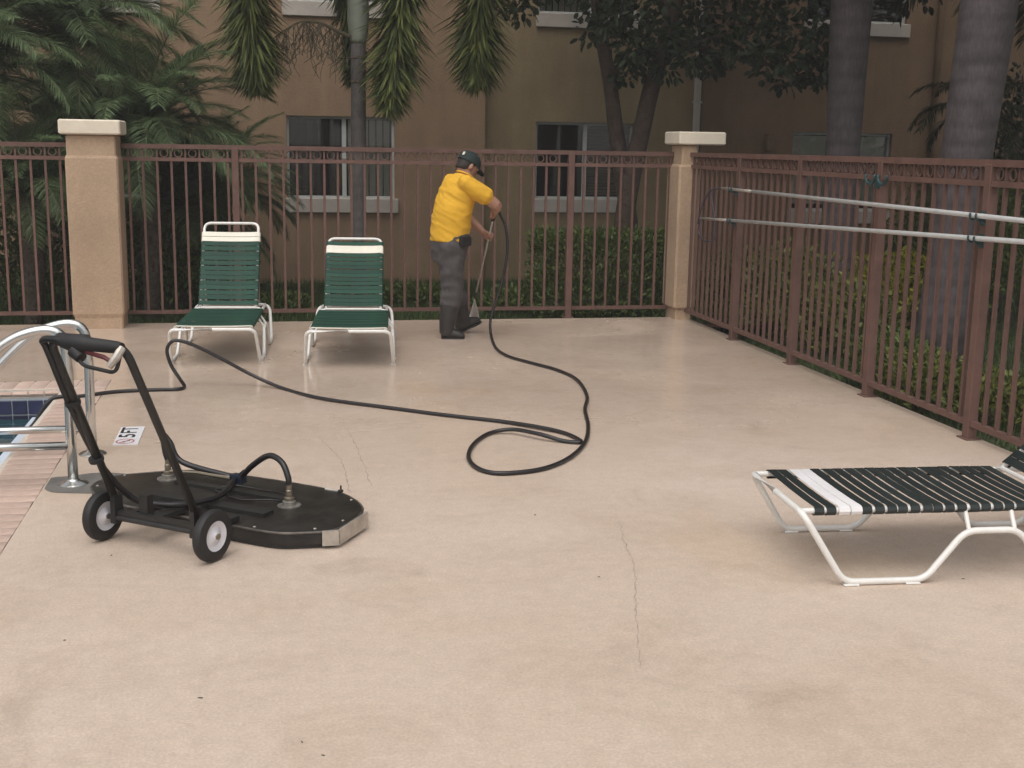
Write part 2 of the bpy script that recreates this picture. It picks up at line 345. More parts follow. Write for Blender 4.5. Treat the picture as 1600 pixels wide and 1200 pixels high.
# deck sheet with its edge, open where the pool and coping are
sheet(mb, COP_X+.001, DECK_X1, -6, DECK_Y1, 0); sheet(mb, -9, COP_X+.001, COP_Y+.001, DECK_Y1, 0)
mb.add([(-9, DECK_Y1, 0), (DECK_X1, DECK_Y1, 0), (DECK_X1, DECK_Y1, -.3), (-9, DECK_Y1, -.3)], [(0, 1, 2, 3)])
mb.add([(DECK_X1, DECK_Y1, 0), (DECK_X1, -6, 0), (DECK_X1, -6, -.3), (DECK_X1, DECK_Y1, -.3)], [(0, 1, 2, 3)])
deck = mb.build('pool_deck', M['deck'], kind='structure')
# ground to the horizon, lower than the deck, with a hole round the pool basin
mb = MB()
for x0, x1, y0, y1 in ((-400, -9.5, -400, 600), (-1.0, 400, -400, 600), (-9.5, -1.0, 8.9, 600), (-9.5, -1.0, -400, -2)): sheet(mb, x0, x1, y0, y1, GZ)
mb.build('ground', M['soil'], kind='structure')
# mulch bed between fence and lawn
mb = MB(); nx, ny = 90, 8
for j in range(ny+1):
    for i in range(nx+1):
        x = -6+i*.145; y = 11.6+j*.105; mb.v.append(V((x, y, -.10-.12*j/ny+.03*noise.noise(V((x*6, y*6, 0)))-.02*(j in (0, ny)))))
for j in range(ny):
    for i in range(nx): a = j*(nx+1)+i; mb.f.append((a, a+1, a+nx+2, a+nx+1))
mb.build('mulch_bed', M['mulch'], kind='structure', smooth=180)

# ---- pool basin
pool = empty('pool', (POOL_X, POOL_Y, 0), kind='structure')
mb = MB()
mb.box((POOL_X, -3, -1.6), (COP_X-.02, POOL_Y+.02, -.062)); mb.box((-9, POOL_Y, -1.6), (POOL_X, COP_Y-.02, -.062))
mb.build('pool_wall', M['tgrout'], pool)
mb = MB(); sheet(mb, -9, POOL_X, -3, POOL_Y, -1.5); mb.build('pool_floor', M['basin'], pool)
mb = MB(); mb.box((POOL_X-.175, -3, -1.5), (POOL_X-.002, POOL_Y-.012, -.186)); mb.build('pool_ledge', M['plaster'], pool)
tile_me = MB().cbox((-.046, -.008, -.046), (.046, 0, .046), .003).mesh('tile', M['tile'])
for r in range(3):
    for c in range(16): inst('tile', tile_me, pool, (POOL_X-.052-.1*c, POOL_Y-.0005, -.118-.1*r))
tile_me2 = MB().cbox((-.008, -.046, -.046), (0, .046, .046), .003).mesh('tile', M['tile'])
mb = MB(); sheet(mb, -9, POOL_X-.176, -3, POOL_Y-.009, -.20); mb.build('pool_water', M['water'], kind='structure')
# ---- coping bricks with rounded noses
cop = empty('pool_coping', (POOL_X, POOL_Y, 0), kind='structure')
mb = MB(); mb.box((POOL_X+.02, -3, -.06), (COP_X-.004, COP_Y-.004, -.004)); mb.box((-9, POOL_Y+.02, -.06), (POOL_X+.019, COP_Y-.004, -.0041)); mb.build('mortar_bed', M['grout'], cop)
prof = [(0, .001), (.225, .001), (.26, -.004), (.285, -.016), (.296, -.032), (.285, -.050), (.26, -.058), (0, -.058)]
def brick_mesh(w):
    b = MB(); b.rings([[(-x, y, z-e) for x, z in prof] for y, e in ((-w/2, .003), (-w/2+.005, 0), (w/2-.005, 0), (w/2, .003))]); return b.mesh('brick', M['brick'], 40)
bm_ = [brick_mesh(.094) for _ in range(1)]
y = -1.5
while y < COP_Y-.31:
    inst('brick', bm_[0], cop, (COP_X-.002+rnd.uniform(-.003, .002), y, rnd.uniform(-.0015, .0015)), (0, 0, rnd.uniform(-.012, .012))); y += .1005
x = COP_X-.05
while x > -3.2:
    inst('brick', bm_[0], cop, (x, COP_Y-.002+rnd.uniform(-.003, .002), rnd.uniform(-.0015, .0015)), (0, 0, math.pi/2+rnd.uniform(-.012, .012))); x -= .1005

# ---- marks lying on the deck
def ribbon(pts, w, z=.002):
    b = MB(); P = spline(pts, 16); L_, R_ = [], []
    for i, p in enumerate(P):
        d = (P[min(i+1, len(P)-1)]-P[max(i-1, 0)]); nrm = V((-d.y, d.x, 0)).normalized(); ww = w*(.25+1.3*abs(noise.noise(p*14)))*(1 if 0 < i < len(P)-1 else .2)
        j = nrm*(noise.noise(p*16)*.010+noise.noise(p*45)*.005); L_.append(p+j+nrm*ww); R_.append(p+j-nrm*ww)
    k = len(P); b.v = [V((p.x, p.y, z)) for p in L_+R_]; b.f = [(i, i+1, k+i+1, k+i) for i in range(k-1)]; return b
for pl, wd in (([(968, 815), (976, 848), (990, 880), (993, 930), (996, 985), (1001, 1045)], .0035), ([(481, 662), (507, 692), (532, 718), (541, 745), (546, 770)], .005), ([(536, 655), (553, 690), (566, 720), (580, 760)], .0045), ([(1100, 805), (1180, 840)], .0012)):
    ribbon([gnd(*p) for p in pl], wd).build('crack', M['crack'], deck)
poly = []
for i in range(40):
    a = 2*math.pi*i/40; c = gnd(122, 757)+V((.04, .02, 0)); rr = .21+.05*noise.noise(V((math.cos(a)*1.5, math.sin(a)*1.5, 3)))
    poly.append((c.x+rr*1.2*math.cos(a)*(1.3 if math.cos(a) > 0 else .9), c.y+rr*.82*math.sin(a)))
poly = [(max(x, COP_X+.012), y) for x, y in poly]
mb = MB(); mb.prism(poly, .001, .004); mb.build('cement_patch', M['cement'], deck)

# ================================================================== BUILDING
BY, BY2, BX1 = 17.0, 17.22, aty(758, 180, 17.0).x
bld = empty('apartment_building', (0, BY, GZ), label='tan stucco apartment building with sliding windows behind the brown metal fence', cat='building')
JX = aty(1095, 150, BY2).x; EX = aty(1457, 150, BY2).x
def win(x0, x1, z0, z1): return (x0, x1, z0, z1)
def wpx(l, t, r_, b, Y): a = aty(l, t, Y); c = aty(r_, b, Y); return (a.x, c.x, c.z, a.z)
W1 = wpx(447, 180, 617, 311, BY); W2 = wpx(838, 190, 987, 312, BY2); W3 = wpx(1240, 206, 1386, 330, BY2)
H1 = W1[3]-W1[2]
sU1 = aty(431, 5, BY); zU1 = aty(480, 2, BY).z; U1 = (W1[0], W1[1], zU1, zU1+H1)
zU0 = aty(240, -2, BY).z; xr = aty(247, 0, BY).x; U0 = (xr-.02-(W1[1]-W1[0]), xr-.02, zU0, zU0+H1); W0 = (U0[0], U0[1], W1[2], W1[3])
a = aty(843, 20, BY2); U2 = (W2[0], W2[1], a.z, a.z+H1)
a = aty(1300, 34, BY2); U3 = (W3[0]+.1, W3[1]+.1, a.z, a.z+H1)
def facade(x0, x1, z0, z1, y, holes, mt, depth=.14):
    xs = sorted({x0, x1, *[h[0] for h in holes], *[h[1] for h in holes]}); zs = sorted({z0, z1, *[h[2] for h in holes], *[h[3] for h in holes]}); b = MB()
    for i in range(len(xs)-1):
        for j in range(len(zs)-1):
            cx, cz = (xs[i]+xs[i+1])/2, (zs[j]+zs[j+1])/2
            if any(h[0] < cx < h[1] and h[2] < cz < h[3] for h in holes): continue
            b.add([(xs[i], y, zs[j]), (xs[i+1], y, zs[j]), (xs[i+1], y, zs[j+1]), (xs[i], y, zs[j+1])], [(0, 1, 2, 3)])
    for h in holes:
        q = [(h[0], h[2]), (h[1], h[2]), (h[1], h[3]), (h[0], h[3])]
        for i in range(4):
            (xa, za), (xb, zb) = q[i], q[(i+1) % 4]
            b.add([(xa, y, za), (xb, y, zb), (xb, y+depth, zb), (xa, y+depth, za)], [(0, 1, 2, 3)])
    return b.build('wall', mt, bld)
ZR = 8.3
TOPS = lambda h: (h[0], h[1], h[2]+2.66, h[3]+2.66)
holesA = [W1, U1, U0, W0]; holesB = [W2, U2]; holesC = [W3, U3]
facade(-14, BX1, GZ, ZR, BY, holesA, M['stucco'])
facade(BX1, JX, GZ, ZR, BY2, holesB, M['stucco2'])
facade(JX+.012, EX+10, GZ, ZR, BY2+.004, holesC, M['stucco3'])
mb = MB(); mb.add([(BX1, BY, -.12), (BX1, BY2, -.12), (BX1, BY2, ZR), (BX1, BY, ZR)], [(0, 1, 2, 3)]); mb.build('return_wall', M['stucco'], bld); mb = MB(); mb.box((JX-.002, BY2-.004, GZ), (JX+.014, BY2+.03, ZR)); mb.build('expansion_joint', M['roomdark'], bld)
xd = aty(1088, 150, BY2).x
mb = MB(); mb.cbox((xd-.045, BY2-.09, .05), (xd+.045, BY2-.01, ZR), .012)
for z in (.8, 2.3, 3.9): mb.box((xd-.06, BY2-.094, z), (xd+.06, BY2-.006, z+.03))
mb.build('downspout', M['trim'], bld)
xp = aty(1458, 150, BY2).x; MB().tube([V((xp, BY2-.06, GZ)), V((xp, BY2-.06, ZR))], .05, 10).build('drain_pipe', M['stucco3'], bld, 180)
mb = MB(); mb.box((-14.5, BY-.9, ZR), (EX+10.6, 26, ZR+.25)); mb.build('roof', M['trim'], bld)
bx = aty(1200, 222, BY2); mb = MB(); mb.cbox((bx.x-.05, BY2-.10, bx.z-.13), (bx.x+.05, BY2, bx.z+.13), .01); mb.build('wall_box', M['stucco3'], bld)
def window(h, y, style, sill_h=.19, over=.045):
    x0, x1, z0, z1 = h; d = y+.075
    wdw = MB(); t = .035
    for a_, b_ in (((x0, d, z0), (x0+t, d+.05, z1)), ((x1-t, d, z0), (x1, d+.05, z1)), ((x0+t, d, z1-t), (x1-t, d+.05, z1)), ((x0+t, d, z0), (x1-t, d+.05, z0+t))): wdw.box(a_, b_)
    w_ = wdw.build('window', M['frame'], bld)
    xm = x0+(x1-x0)*(.53 if style != 2 else .51)
    MB().box((xm-.028, d-.006, z0+t), (xm+.028, d+.044, z1-t)).build('mullion', M['frame'], w_)
    for a_, b_ in ((x0+t, xm-.028), (xm+.028, x1-t)): MB().box((a_, d+.018, z0+t), (b_, d+.024, z1-t)).build('pane', M['glass'], w_)
    if style in (1, 3):   # vertical blinds
        lo, hi = ((xm+.05, x1-.05) if style == 1 else (x0+.05, x1-.05)); n = max(3, int((hi-lo)/.088)); sm = None
        for i in range(n):
            c = lo+(i+.5)*(hi-lo)/n; ang = .3+rnd.uniform(-.25, .15); hw = .041
            MB().obox((c, d+.068, (z0+z1)/2), (hw*math.cos(ang), hw*math.sin(ang), 0), (-.001*math.sin(ang), .001*math.cos(ang), 0), (0, 0, (z1-z0)/2-.04)).build('blind_slat', M['blind'], w_)
    if style == 1:
        n = 9
        for i in range(n):
            c = x0+.06+(i+.5)*(xm-x0-.11)/n; MB().obox((c, d+.085, (z0+z1)/2), (.036, .02*(-1)**i, 0), (-.0006, .001, 0), (0, 0, (z1-z0)/2-.04)).build('curtain_fold', M['curtain'], w_)
    if style == 2:        # horizontal blinds in the right sash
        n = 22
        for i in range(n):
            z = z0+.05+(z1-z0-.1)*(i+.5)/n
            MB().obox(((xm+x1)/2, d+.085, z), ((x1-xm)/2-.05, 0, 0), (0, .016, .016), (0, -.0008, .0008)).build('blind_slat', M['blindb'], w_)
    if style == 4:
        MB().box((x0+.06, d+.06, z0+.1), (xm-.05, d+.07, z1-.05)).build('roller_blind', M['blind'], w_)
        MB().box((xm+.30, d+.06, z0+.1), (x1-.05, d+.07, z1-.05)).build('roller_blind', M['blind'], w_)
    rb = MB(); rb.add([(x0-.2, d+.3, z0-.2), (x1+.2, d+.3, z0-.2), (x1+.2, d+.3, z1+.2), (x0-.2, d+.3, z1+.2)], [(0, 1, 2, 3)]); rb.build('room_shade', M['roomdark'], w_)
    MB().cbox((x0-.03, y-over, z0-sill_h), (x1+over, y+.072, z0+.004), .008).build('sill', M['trim'], w_)
for h, y, s in ((W1, BY, 1), (U1, BY, 3), (U0, BY, 3), (W0, BY, 1), (W2, BY2, 2), (U2, BY2, 3), (W3, BY2+.004, 4), (U3, BY2+.004, 2)): window(h, y, s)
mb = MB(); mb.box((-14, BY+.5, GZ), (EX+9.9, BY+.55, ZR)); mb.build('interior_wall', M['roomdark'], bld)

# ================================================================== PILLARS AND FENCES
def pillar(cx, cy, label, hw=.205, band=.014, z_top=1.69):
    p = empty('fence_pillar', (cx, cy, 0), label=label, cat='pillar', group='stucco pillars of the fence')
    MB().cbox((cx-hw, cy-hw, -.3), (cx+hw, cy+hw, z_top), .012).build('shaft', M['pillar'], p)
    b = MB(); h2 = hw+band; b.rings([[(cx-e+.012*sx_, cy-e, z) if False else q for q in ((cx-e+.015, cy-e, z), (cx+e-.015, cy-e, z), (cx+e, cy-e+.015, z), (cx+e, cy+e-.015, z), (cx+e-.015, cy+e, z), (cx-e+.015, cy+e, z), (cx-e, cy+e-.015, z), (cx-e, cy-e+.015, z))] for z, e in ((.10, hw+.002), (.135, h2), (1.49, h2), (1.515, hw+.002)) for sx_ in (0,)])
    b.build('render_band', M['pillar'], p)
    MB().cbox((cx-hw-.05, cy-hw-.05, z_top+.002), (cx+hw+.05, cy+hw+.05, z_top+.128), .012).build('cap', M['cap'], p)
    return p
PLX, PLY = -1.455, 11.45
PRX, PRY = 4.13, 11.57
pillar(PLX, PLY, 'tan stucco pillar with cream cap at the left, beside the date palms')
pr = empty('fence_pillar', (4.03, 11.53, 0), label='tan stucco corner pillar with cream cap where the two fence runs meet', cat='pillar', group='stucco pillars of the fence')
MB().cbox((3.945, 11.375, -.26), (4.105, 11.70, 1.69), .012).build('shaft', M['pillar'], pr)
MB().cbox((3.915, 11.345, .105), (4.135, 11.73, 1.505), .02).build('render_band', M['pillar'], pr)
MB().cbox((3.895, 11.32, 1.692), (4.365, 11.78, 1.815), .012).build('cap', M['cap'], pr)

ring_me = None
FZ = dict(top=1.60, mid=1.485, bot=.095)
def fence(label, A, B, posts, pitch=.1245, ext=0.0):
    A = V(A); B = V(B); d = (B-A).normalized(); nrm = V((-d.y, d.x, 0)); Lh = (B-A).length; up = V((0, 0, 1))
    f = empty('metal_fence', (A.x, A.y, 0), label=label, cat='fence', group='brown metal picket fence runs')
    yaw = math.atan2(d.y, d.x)
    # rails: top rail is a wide channel
    for z, hh, hw in ((FZ['top'], .020, .024), (FZ['mid'], .0165, .019), (FZ['bot'], .0165, .019)):
        MB().obox((A+B)/2+up*z, d*(Lh/2), nrm*hw, up*hh).build('rail', M['fence'], f)
    gap0 = FZ['mid']+.0165; gap1 = FZ['top']-.020; rr = (gap1-gap0)/2-.001
    rb = MB(); N = 14; rings = []
    for j in range(N):
        c, s_ = math.cos(2*math.pi*j/N), math.sin(2*math.pi*j/N)
        rings.append([(c*rr, -.006, s_*rr), (c*(rr-.009), -.006, s_*(rr-.009)), (c*(rr-.009), .006, s_*(rr-.009)), (c*rr, .006, s_*rr)])
    rings.append(rings[0]); ring_me = rb.rings(rings, caps=False).mesh('ring', M['fence'])
    hw = .0105
    pk_me = MB().box((-hw, -hw, FZ['bot']+.0165), (hw, hw, FZ['mid']-.0165)).mesh('picket', M['fence'])
    fin_me = MB().cbox((-.013, -.022, -.012), (.013, -.0195, .012), .001).mesh('boss', M['fence'])
    pk2_me = MB().box((-hw*.8, -hw*.8, gap0), (hw*.8, hw*.8, gap1)).mesh('picket', M['fence'])
    po_me = MB().cbox((-.031, -.031, -.10), (.031, .031, 1.595), .004).mesh('post', M['fence'])
    pc_me = MB().cbox((-.055, -.05, .001), (.055, .05, .008), .002).mesh('base_plate', M['fence'])
    for t in posts:
        P = A+d*t; po = inst('post', po_me, f, (P.x, P.y, 0), (0, 0, yaw)); inst('base_plate', pc_me, po, (P.x, P.y, 0))
    t = pitch*.5; k = 0
    while t < Lh:
        if all(abs(t-q) > .05 for q in posts):
            P = A+d*t; inst('picket', pk_me, f, (P.x, P.y, 0), (0, 0, yaw)); inst('picket', pk2_me, f, (P.x, P.y, 0), (0, 0, yaw))
        if t+pitch < Lh and all(abs(t+pitch/2-q) > .075 for q in posts):
            P = A+d*(t+pitch/2); inst('ring', ring_me, f, (P.x, P.y, (gap0+gap1)/2), (0, 0, yaw))
        t += pitch
    return f
FYB = 11.635
x1 = aty(367, 240, FYB).x; x2 = aty(893, 240, FYB).x
xa, xb = PLX+.205, 3.944
fence('long brown metal picket fence run between the two pillars, behind the loungers', (xa, FYB, 0), (xb, FYB, 0), [x1-xa, x2-xa])
fence('short brown metal picket fence run left of the left pillar', (-4.2, FYB, 0), (PLX-.205, FYB, 0), [.3, 1.55])
FX = 4.05
yA = 11.374
fence('receding brown metal picket fence run on the right, carrying two white poles', (FX, yA, 0), (FX, 3.0, 0), [yA-v for v in (10.108, 8.87, 7.61, 6.35, 5.10, 3.85)])

# ================================================================== VEGETATION
def leaflets(mb, pts, n, ln, wd, mode='flat', fwd=.6, droop=.3, seed=0, taper=True, start=.12):
    R = random.Random(seed); P = pts; N = len(P)-1
    for i in range(n):
        t = start+(1-start)*i/(n-1); k = min(int(t*N), N-1); fr = t*N-k; p = P[k].lerp(P[k+1], fr); T = (P[k+1]-P[k]).normalized()
        side = T.cross(V((0, 0, 1))); side = side.normalized() if side.length > .05 else V((math.cos(seed), math.sin(seed), 0)); upv = side.cross(T).normalized()
        prof = (math.sin(math.pi*min(1, .22+.78*t)**.9)**.55 if taper else 1)*R.uniform(.82, 1.1)
        prof = max(prof, .35)
        if mode == 'plume': prof = (1 if t < .86 else max(.45, 1-(t-.86)*3.6))*R.uniform(.75, 1.1)
        for s in (-1, 1):
            if mode == 'flat': a = R.uniform(-.15, .45)
            else: a = R.uniform(-math.pi/2, math.pi/2)
            out = side*s*math.cos(a)+upv*math.sin(a)
            f_ = fwd*(1+.6*t)+R.uniform(-.12, .12); d = (out+T*f_).normalized(); L_ = ln*prof
            q1 = p+d*L_*.5+V((0, 0, -droop*L_*.12)); q2 = p+d*L_+V((0, 0, -droop*L_*.55)); wv = d.cross(V((R.uniform(-.5, .5), R.uniform(-.5, .5), 1))).normalized()*wd*.5
            mb.add([p-wv*.5, p+wv*.5, q1+wv, q1-wv, q2], [(0, 1, 2, 3), (3, 2, 4)])
def arc(L, e0, e1, n=14, p=1.3):
    pts = [V((0, 0, 0))]
    for i in range(n):
        e = e0+(e1-e0)*((i+.5)/n)**p; pts.append(pts[-1]+V((math.cos(e), 0, math.sin(e)))*(L/n))
    return pts
def frond_mesh(name, L, e0, e1, n, ln, wd, mode, lm, seed, fwd=.6, droop=.35):
    pts = arc(L, math.radians(e0), math.radians(e1)); b = MB(); b.tube(pts, [.014*(1-.8*i/(len(pts)-1)) for i in range(len(pts))], 4); k = len(b.f)
    leaflets(b, pts, n, ln, wd, mode, fwd, droop, seed); me = b.mesh(name, M['stalk']); me.materials.append(lm)
    for i, p in enumerate(me.polygons): p.material_index = 0 if i < k else 1
    return me
DATE = [frond_mesh('frond', 1.8, e0, e1, 155, .42, .0095, 'flat', M['frondl'], i, .75, .4) for i, (e0, e1) in enumerate(((78, 20), (62, -15), (46, -38), (28, -55), (5, -70)))]
def date_palm(x, y, zc, n, sc_, label, seed, low=0.0):
    R = random.Random(seed); t = empty('date_palm', (x, y, GZ), label=label, cat='palm', group='feathery date palms')
    pts = [V((x+.04*math.sin(z*2), y+.03*math.cos(z*3), GZ+(zc-GZ)*z)) for z in [i/8 for i in range(9)]]
    MB().tube(pts, [.10+.02*math.sin(i*5) for i in range(9)], 12).build('trunk', M['datetrunk'], t, 180)
    for i in range(n):
        k = min(4, int(5*((i+.5)/n)**.9)); inst('frond', DATE[k], t, (x, y, zc+rnd.uniform(-.05, .08)), (R.uniform(-.2, .2), R.uniform(-.15, .12), i*2.39996+R.uniform(-.2, .2)), [sc_*R.uniform(.85, 1.12)]*3)
    return t
def fromp(px, py, Y): return aty(px, py, Y)
c = fromp(95, 60, 14.2); date_palm(c.x, 14.2, c.z, 66, .95, 'tall feathery date palm rising above the left pillar', 3)
c = fromp(-70, 120, 13.4); date_palm(c.x, 13.4, c.z, 56, .9, 'date palm cut off by the left edge behind the fence', 5)
c = fromp(225, 215, 13.5); date_palm(c.x, 13.5, c.z, 62, .80, 'mid-height date palm just right of the left pillar, fronds reaching the window', 8)
c = fromp(280, 330, 14.6); date_palm(c.x, 14.6, c.z, 50, .75, 'low date palm behind the fence above the green lounger with the raised back', 9)
c = fromp(40, 300, 12.9); date_palm(c.x, 12.9, c.z, 48, .66, 'low date palm behind the fence left of the left pillar', 12)

c = fromp(345, 300, 15.2); date_palm(c.x, 15.2, c.z, 44, .62, 'small date palm against the wall beside the first window', 14)
c = fromp(130, 250, 15.6); date_palm(c.x, 15.6, c.z, 50, .9, 'date palm hidden deepest behind the left pillar', 15)
# foxtail palm: slender ringed trunk, hanging plume fronds
FY = 13.5; fb = aty(560, 375, FY); fx = (aty(548, 70, FY).x+aty(572, 70, FY).x)/2
fox = empty('foxtail_palm', (fx, FY, GZ), label='slender ringed palm with drooping foxtail plumes in front of the first window', cat='palm')
zs_ = [(GZ, .105), (.3, .088), (1.0, .083), (1.8, .081), (2.45, .080), (2.73, .080)]
mb = MB(); mb.tube([V((fx-.018*(2.73-z)/2.7, FY, z)) for z, r_ in zs_], [r_ for z, r_ in zs_], 18)
mb.build('trunk', M['foxtrunk'], fox, 180)
zs_ = [(2.70, .086), (2.74, .092), (2.80, .105), (2.95, .118), (3.2, .112), (3.6, .085), (4.0, .055)]
MB().tube([V((fx, FY, z)) for z, r_ in zs_], [r_ for z, r_ in zs_], 18).build('crownshaft', M['shaft'], fox, 180)
for z in (2.55, 2.30): MB().lathe((fx-.003, FY, z), (0, 0, 1), [(.081, -.016), (.086, -.008), (.086, .008), (.081, .016)], 18).build('leaf_scar', M['datetrunk'], fox)
def plume(points, seed, n=420, ln=.50, ret=False):
    pts = spline(points, 8); b = MB(); N = len(pts); b.tube(pts, [.022*(1-.85*i/(N-1)) for i in range(N)], 5); k = len(b.f)
    R = random.Random(seed)
    leaflets(b, pts, n, ln, .034, 'plume', .55, .22, seed, start=.16)
    leaflets(b, pts, n, ln*.85, .030, 'plume', .9, .35, seed+50, start=.16)
    leaflets(b, pts, n//2, ln*1.05, .030, 'plume', .25, .3, seed+90, start=.16)
    o = b.build('frond', M['stalk'], fox); o.data.materials.append(M['foxl'])
    for i, p in enumerate(o.data.polygons): p.material_index = 0 if i < k else 1
top = V((fx, FY, 4.0))
def fpt(px, py, Y): return aty(px, py, Y)
plume([top, top+V((-.5, -.1, .55)), fpt(398, -90, 13.35), fpt(392, 30, 13.3), fpt(402, 128, 13.3)], 1)
plume([top, top+V((.22, -.1, .35)), fpt(632, -90, 13.3), fpt(622, 40, 13.25), fpt(608, 162, 13.2)], 2)
plume([top, top+V((.65, -.15, .65)), fpt(752, -130, 13.2), fpt(748, 20, 13.15), fpt(744, 122, 13.1)], 3)
plume([top, top+V((-.2, .35, .4)), fpt(520, -90, 14.1), fpt(545, 30, 14.1), fpt(552, 125, 14.1)], 4, 170, .34)
for i, (dx, dy, zt) in enumerate(((1.2, 1.0, 4.6), (-1.3, .9, 4.4), (.2, 1.6, 4.8), (-1.0, -1.1, 4.5), (.9, -1.4, 4.6), (-.1, -.3, 5.8))):
    plume([top, top+V((dx*.4, dy*.4, .7)), V((fx+dx, FY+dy, zt)), V((fx+dx*1.35, FY+dy*1.35, zt-.9))], 20+i, 150)
R = random.Random(4); mb = MB(); root = V((fx-.09, FY-.05, 2.76)); stem = spline([root, fpt(522, 46, 13.4), fpt(500, 36, 13.35), fpt(470, 34, 13.3), fpt(440, 50, 13.3)], 5); mb.tube(stem, [.022-.0008*i for i in range(len(stem))], 6)
for i in range(46):
    p = stem[R.randrange(4, len(stem))]; q = p.copy(); pts = [q.copy()]; d = V((R.uniform(-.6, .35), R.uniform(-.4, .4), R.uniform(-.2, .25)))
    for s in range(R.randrange(3, 6)): d = d*.75+V((R.uniform(-.35, .35), R.uniform(-.3, .3), -.42)); q = q+d.normalized()*.085; pts.append(q.copy())
    mb.tube(pts, .0055, 4)
    for s in range(2): p2 = R.choice(pts); mb.tube([p2, p2+V((R.uniform(-.08, .08), R.uniform(-.06, .06), -.09)), p2+V((R.uniform(-.1, .1), R.uniform(-.06, .06), -.18))], .004, 4)
mb.build('flower_stalk', M['twig'], fox)

# royal palms behind the right fence
def royal(x, y, prof, label, seed, lean=(0, 0)):
    t = empty('royal_palm', (x, y, GZ), label=label, cat='palm', group='thick grey royal palms')
    MB().tube([V((x+lean[0]*z, y+lean[1]*z, z)) for z, r_ in prof], [r_ for z, r_ in prof], 28).build('trunk', M['royal'], t, 180)
    zt = prof[-1][0]; tx, ty = x+lean[0]*zt, y+lean[1]*zt
    MB().tube([V((tx, ty, zt-.02+i*.35)) for i in range(6)], [.20, .21, .19, .16, .12, .08], 18).build('crownshaft', M['shaft'], t, 180)
    R = random.Random(seed)
    for i in range(15): inst('frond', ROYF[i % 3], t, (tx, ty, zt+1.6), (R.uniform(-.1, .1), R.uniform(-.1, .1), i*2.4), [R.uniform(.9, 1.1)]*3)
    return t
ROYF = [frond_mesh('frond', 3.4, e0, e1, 110, .75, .035, 'plume', M['royl'], 40+i, .4, .6) for i, (e0, e1) in enumerate(((70, -20), (40, -50), (15, -70)))]
a = gnd(1490, 566, -.12); r9 = 9.25
pb = aty(1478, 470, a.y); pt = aty(1548, 0, a.y); ln_ = ((pt.x-pb.x)/(pt.z-pb.z), 0)
x0 = pb.x-ln_[0]*(pb.z+.12); ppm = F_PX/((V((x0, a.y, .5))-V((0, 0, EYE))).dot(_f))
royal(x0, a.y, [(GZ, 45/ppm), (.3, 38/ppm), (1.0, 35/ppm), (1.7, 38/ppm), (2.9, 42/ppm), (5, 48/ppm), (7.2, 40/ppm)], 'thickest grey royal palm trunk at the far right behind the fence', 1, ln_)
ya = 11.6; pb = aty(1311, 330, ya); pt = aty(1331, 0, ya); ln_ = ((pt.x-pb.x)/(pt.z-pb.z), 0); x0 = pb.x-ln_[0]*(pb.z+.12)
ppm = F_PX/((V((x0, ya, 1.5))-V((0, 0, EYE))).dot(_f))
royal(x0, ya, [(GZ, 34/ppm), (.5, 27/ppm), (1.6, 26/ppm), (2.3, 28/ppm), (3.2, 32/ppm), (5, 36/ppm), (7.6, 30/ppm)], 'narrower grey royal palm trunk rising in front of the right window', 2, ln_)

# broad-leaved tree with two stems
def leaf(b, p, d, L_, w_, R):
    d = d.normalized(); s = d.cross(V((R.uniform(-1, 1), R.uniform(-1, 1), R.uniform(.2, 1)))).normalized()*w_*.5; up = s.cross(d).normalized()*w_*.12
    b.add([p, p+d*L_*.35+s+up, p+d*L_*.75+s*.8+up, p+d*L_, p+d*L_*.75-s*.8+up, p+d*L_*.35-s+up], [(0, 1, 2, 3), (0, 3, 4, 5)])
def clump(b, c, rad, n, L_, w_, R, hang=-.35):
    for i in range(n):
        o = V((R.gauss(0, 1), R.gauss(0, 1), R.gauss(0, 1))).normalized()*rad*R.random()**.45; d = o.normalized()+V((R.uniform(-.5, .5), R.uniform(-.5, .5), R.uniform(-.4, .3)+hang))
        leaf(b, c+o, d, L_*R.uniform(.7, 1.2), w_*R.uniform(.8, 1.15), R)
TY = 14.3
tb = aty(978, 372, TY); tb = V((tb.x, TY, GZ))
tree = empty('forked_tree', tb, label='dark broad-leaved tree with two diverging brown stems behind the hedge', cat='tree')
def tp(px, py, y): return aty(px, py, y)
s1 = spline([tb, tp(984, 370, TY), tp(972, 270, TY), tp(962, 200, TY), tp(953, 130, TY-.05), tp(941, 62, TY-.05), tp(930, -10, TY-.1), tp(915, -140, TY-.1)], 4)
s2 = spline([tb+V((.06, 0, 0)), tp(973, 372, TY-.1), tp(986, 280, TY-.15), tp(1000, 215, TY-.2), tp(1017, 140, TY-.25), tp(1031, 92, TY-.3), tp(1052, 20, TY-.4), tp(1090, -120, TY-.6)], 4)
MB().tube(s1, [.115-.055*i/(len(s1)-1) for i in range(len(s1))], 12).build('stem', M['bark'], tree, 180)
MB().tube(s2, [.125-.045*i/(len(s2)-1) for i in range(len(s2))], 12).build('stem', M['bark'], tree, 180)
R = random.Random(11)
mb = MB()
for (a_, b_, c_) in (((1031, 92, TY-.3), (1110, 60, TY-.5), (1200, 40, TY-.8)), ((1040, 60, TY-.3), (1150, 90, TY-.5), (1240, 110, TY-.9)), ((953, 130, TY), (975, 90, TY), (985, 110, TY-.2)), ((1052, 20, TY-.4), (1000, -40, TY-.5), (960, -60, TY-.5)), ((1090, -120, TY-.6), (1250, -60, TY-1), (1350, -60, TY-1))): mb.tube(spline([tp(*a_), tp(*b_), tp(*c_)], 4), [.045-.004*i for i in range(9)], 7)
for a_, b_ in (((957, 0, TY), (955, 120, TY)), ((962, 50, TY), (968, 95, TY))): mb.tube([tp(*a_), tp(*b_)], .008, 4)
mb.build('branch', M['bark'], tree, 180)
mb = MB(); spots = []
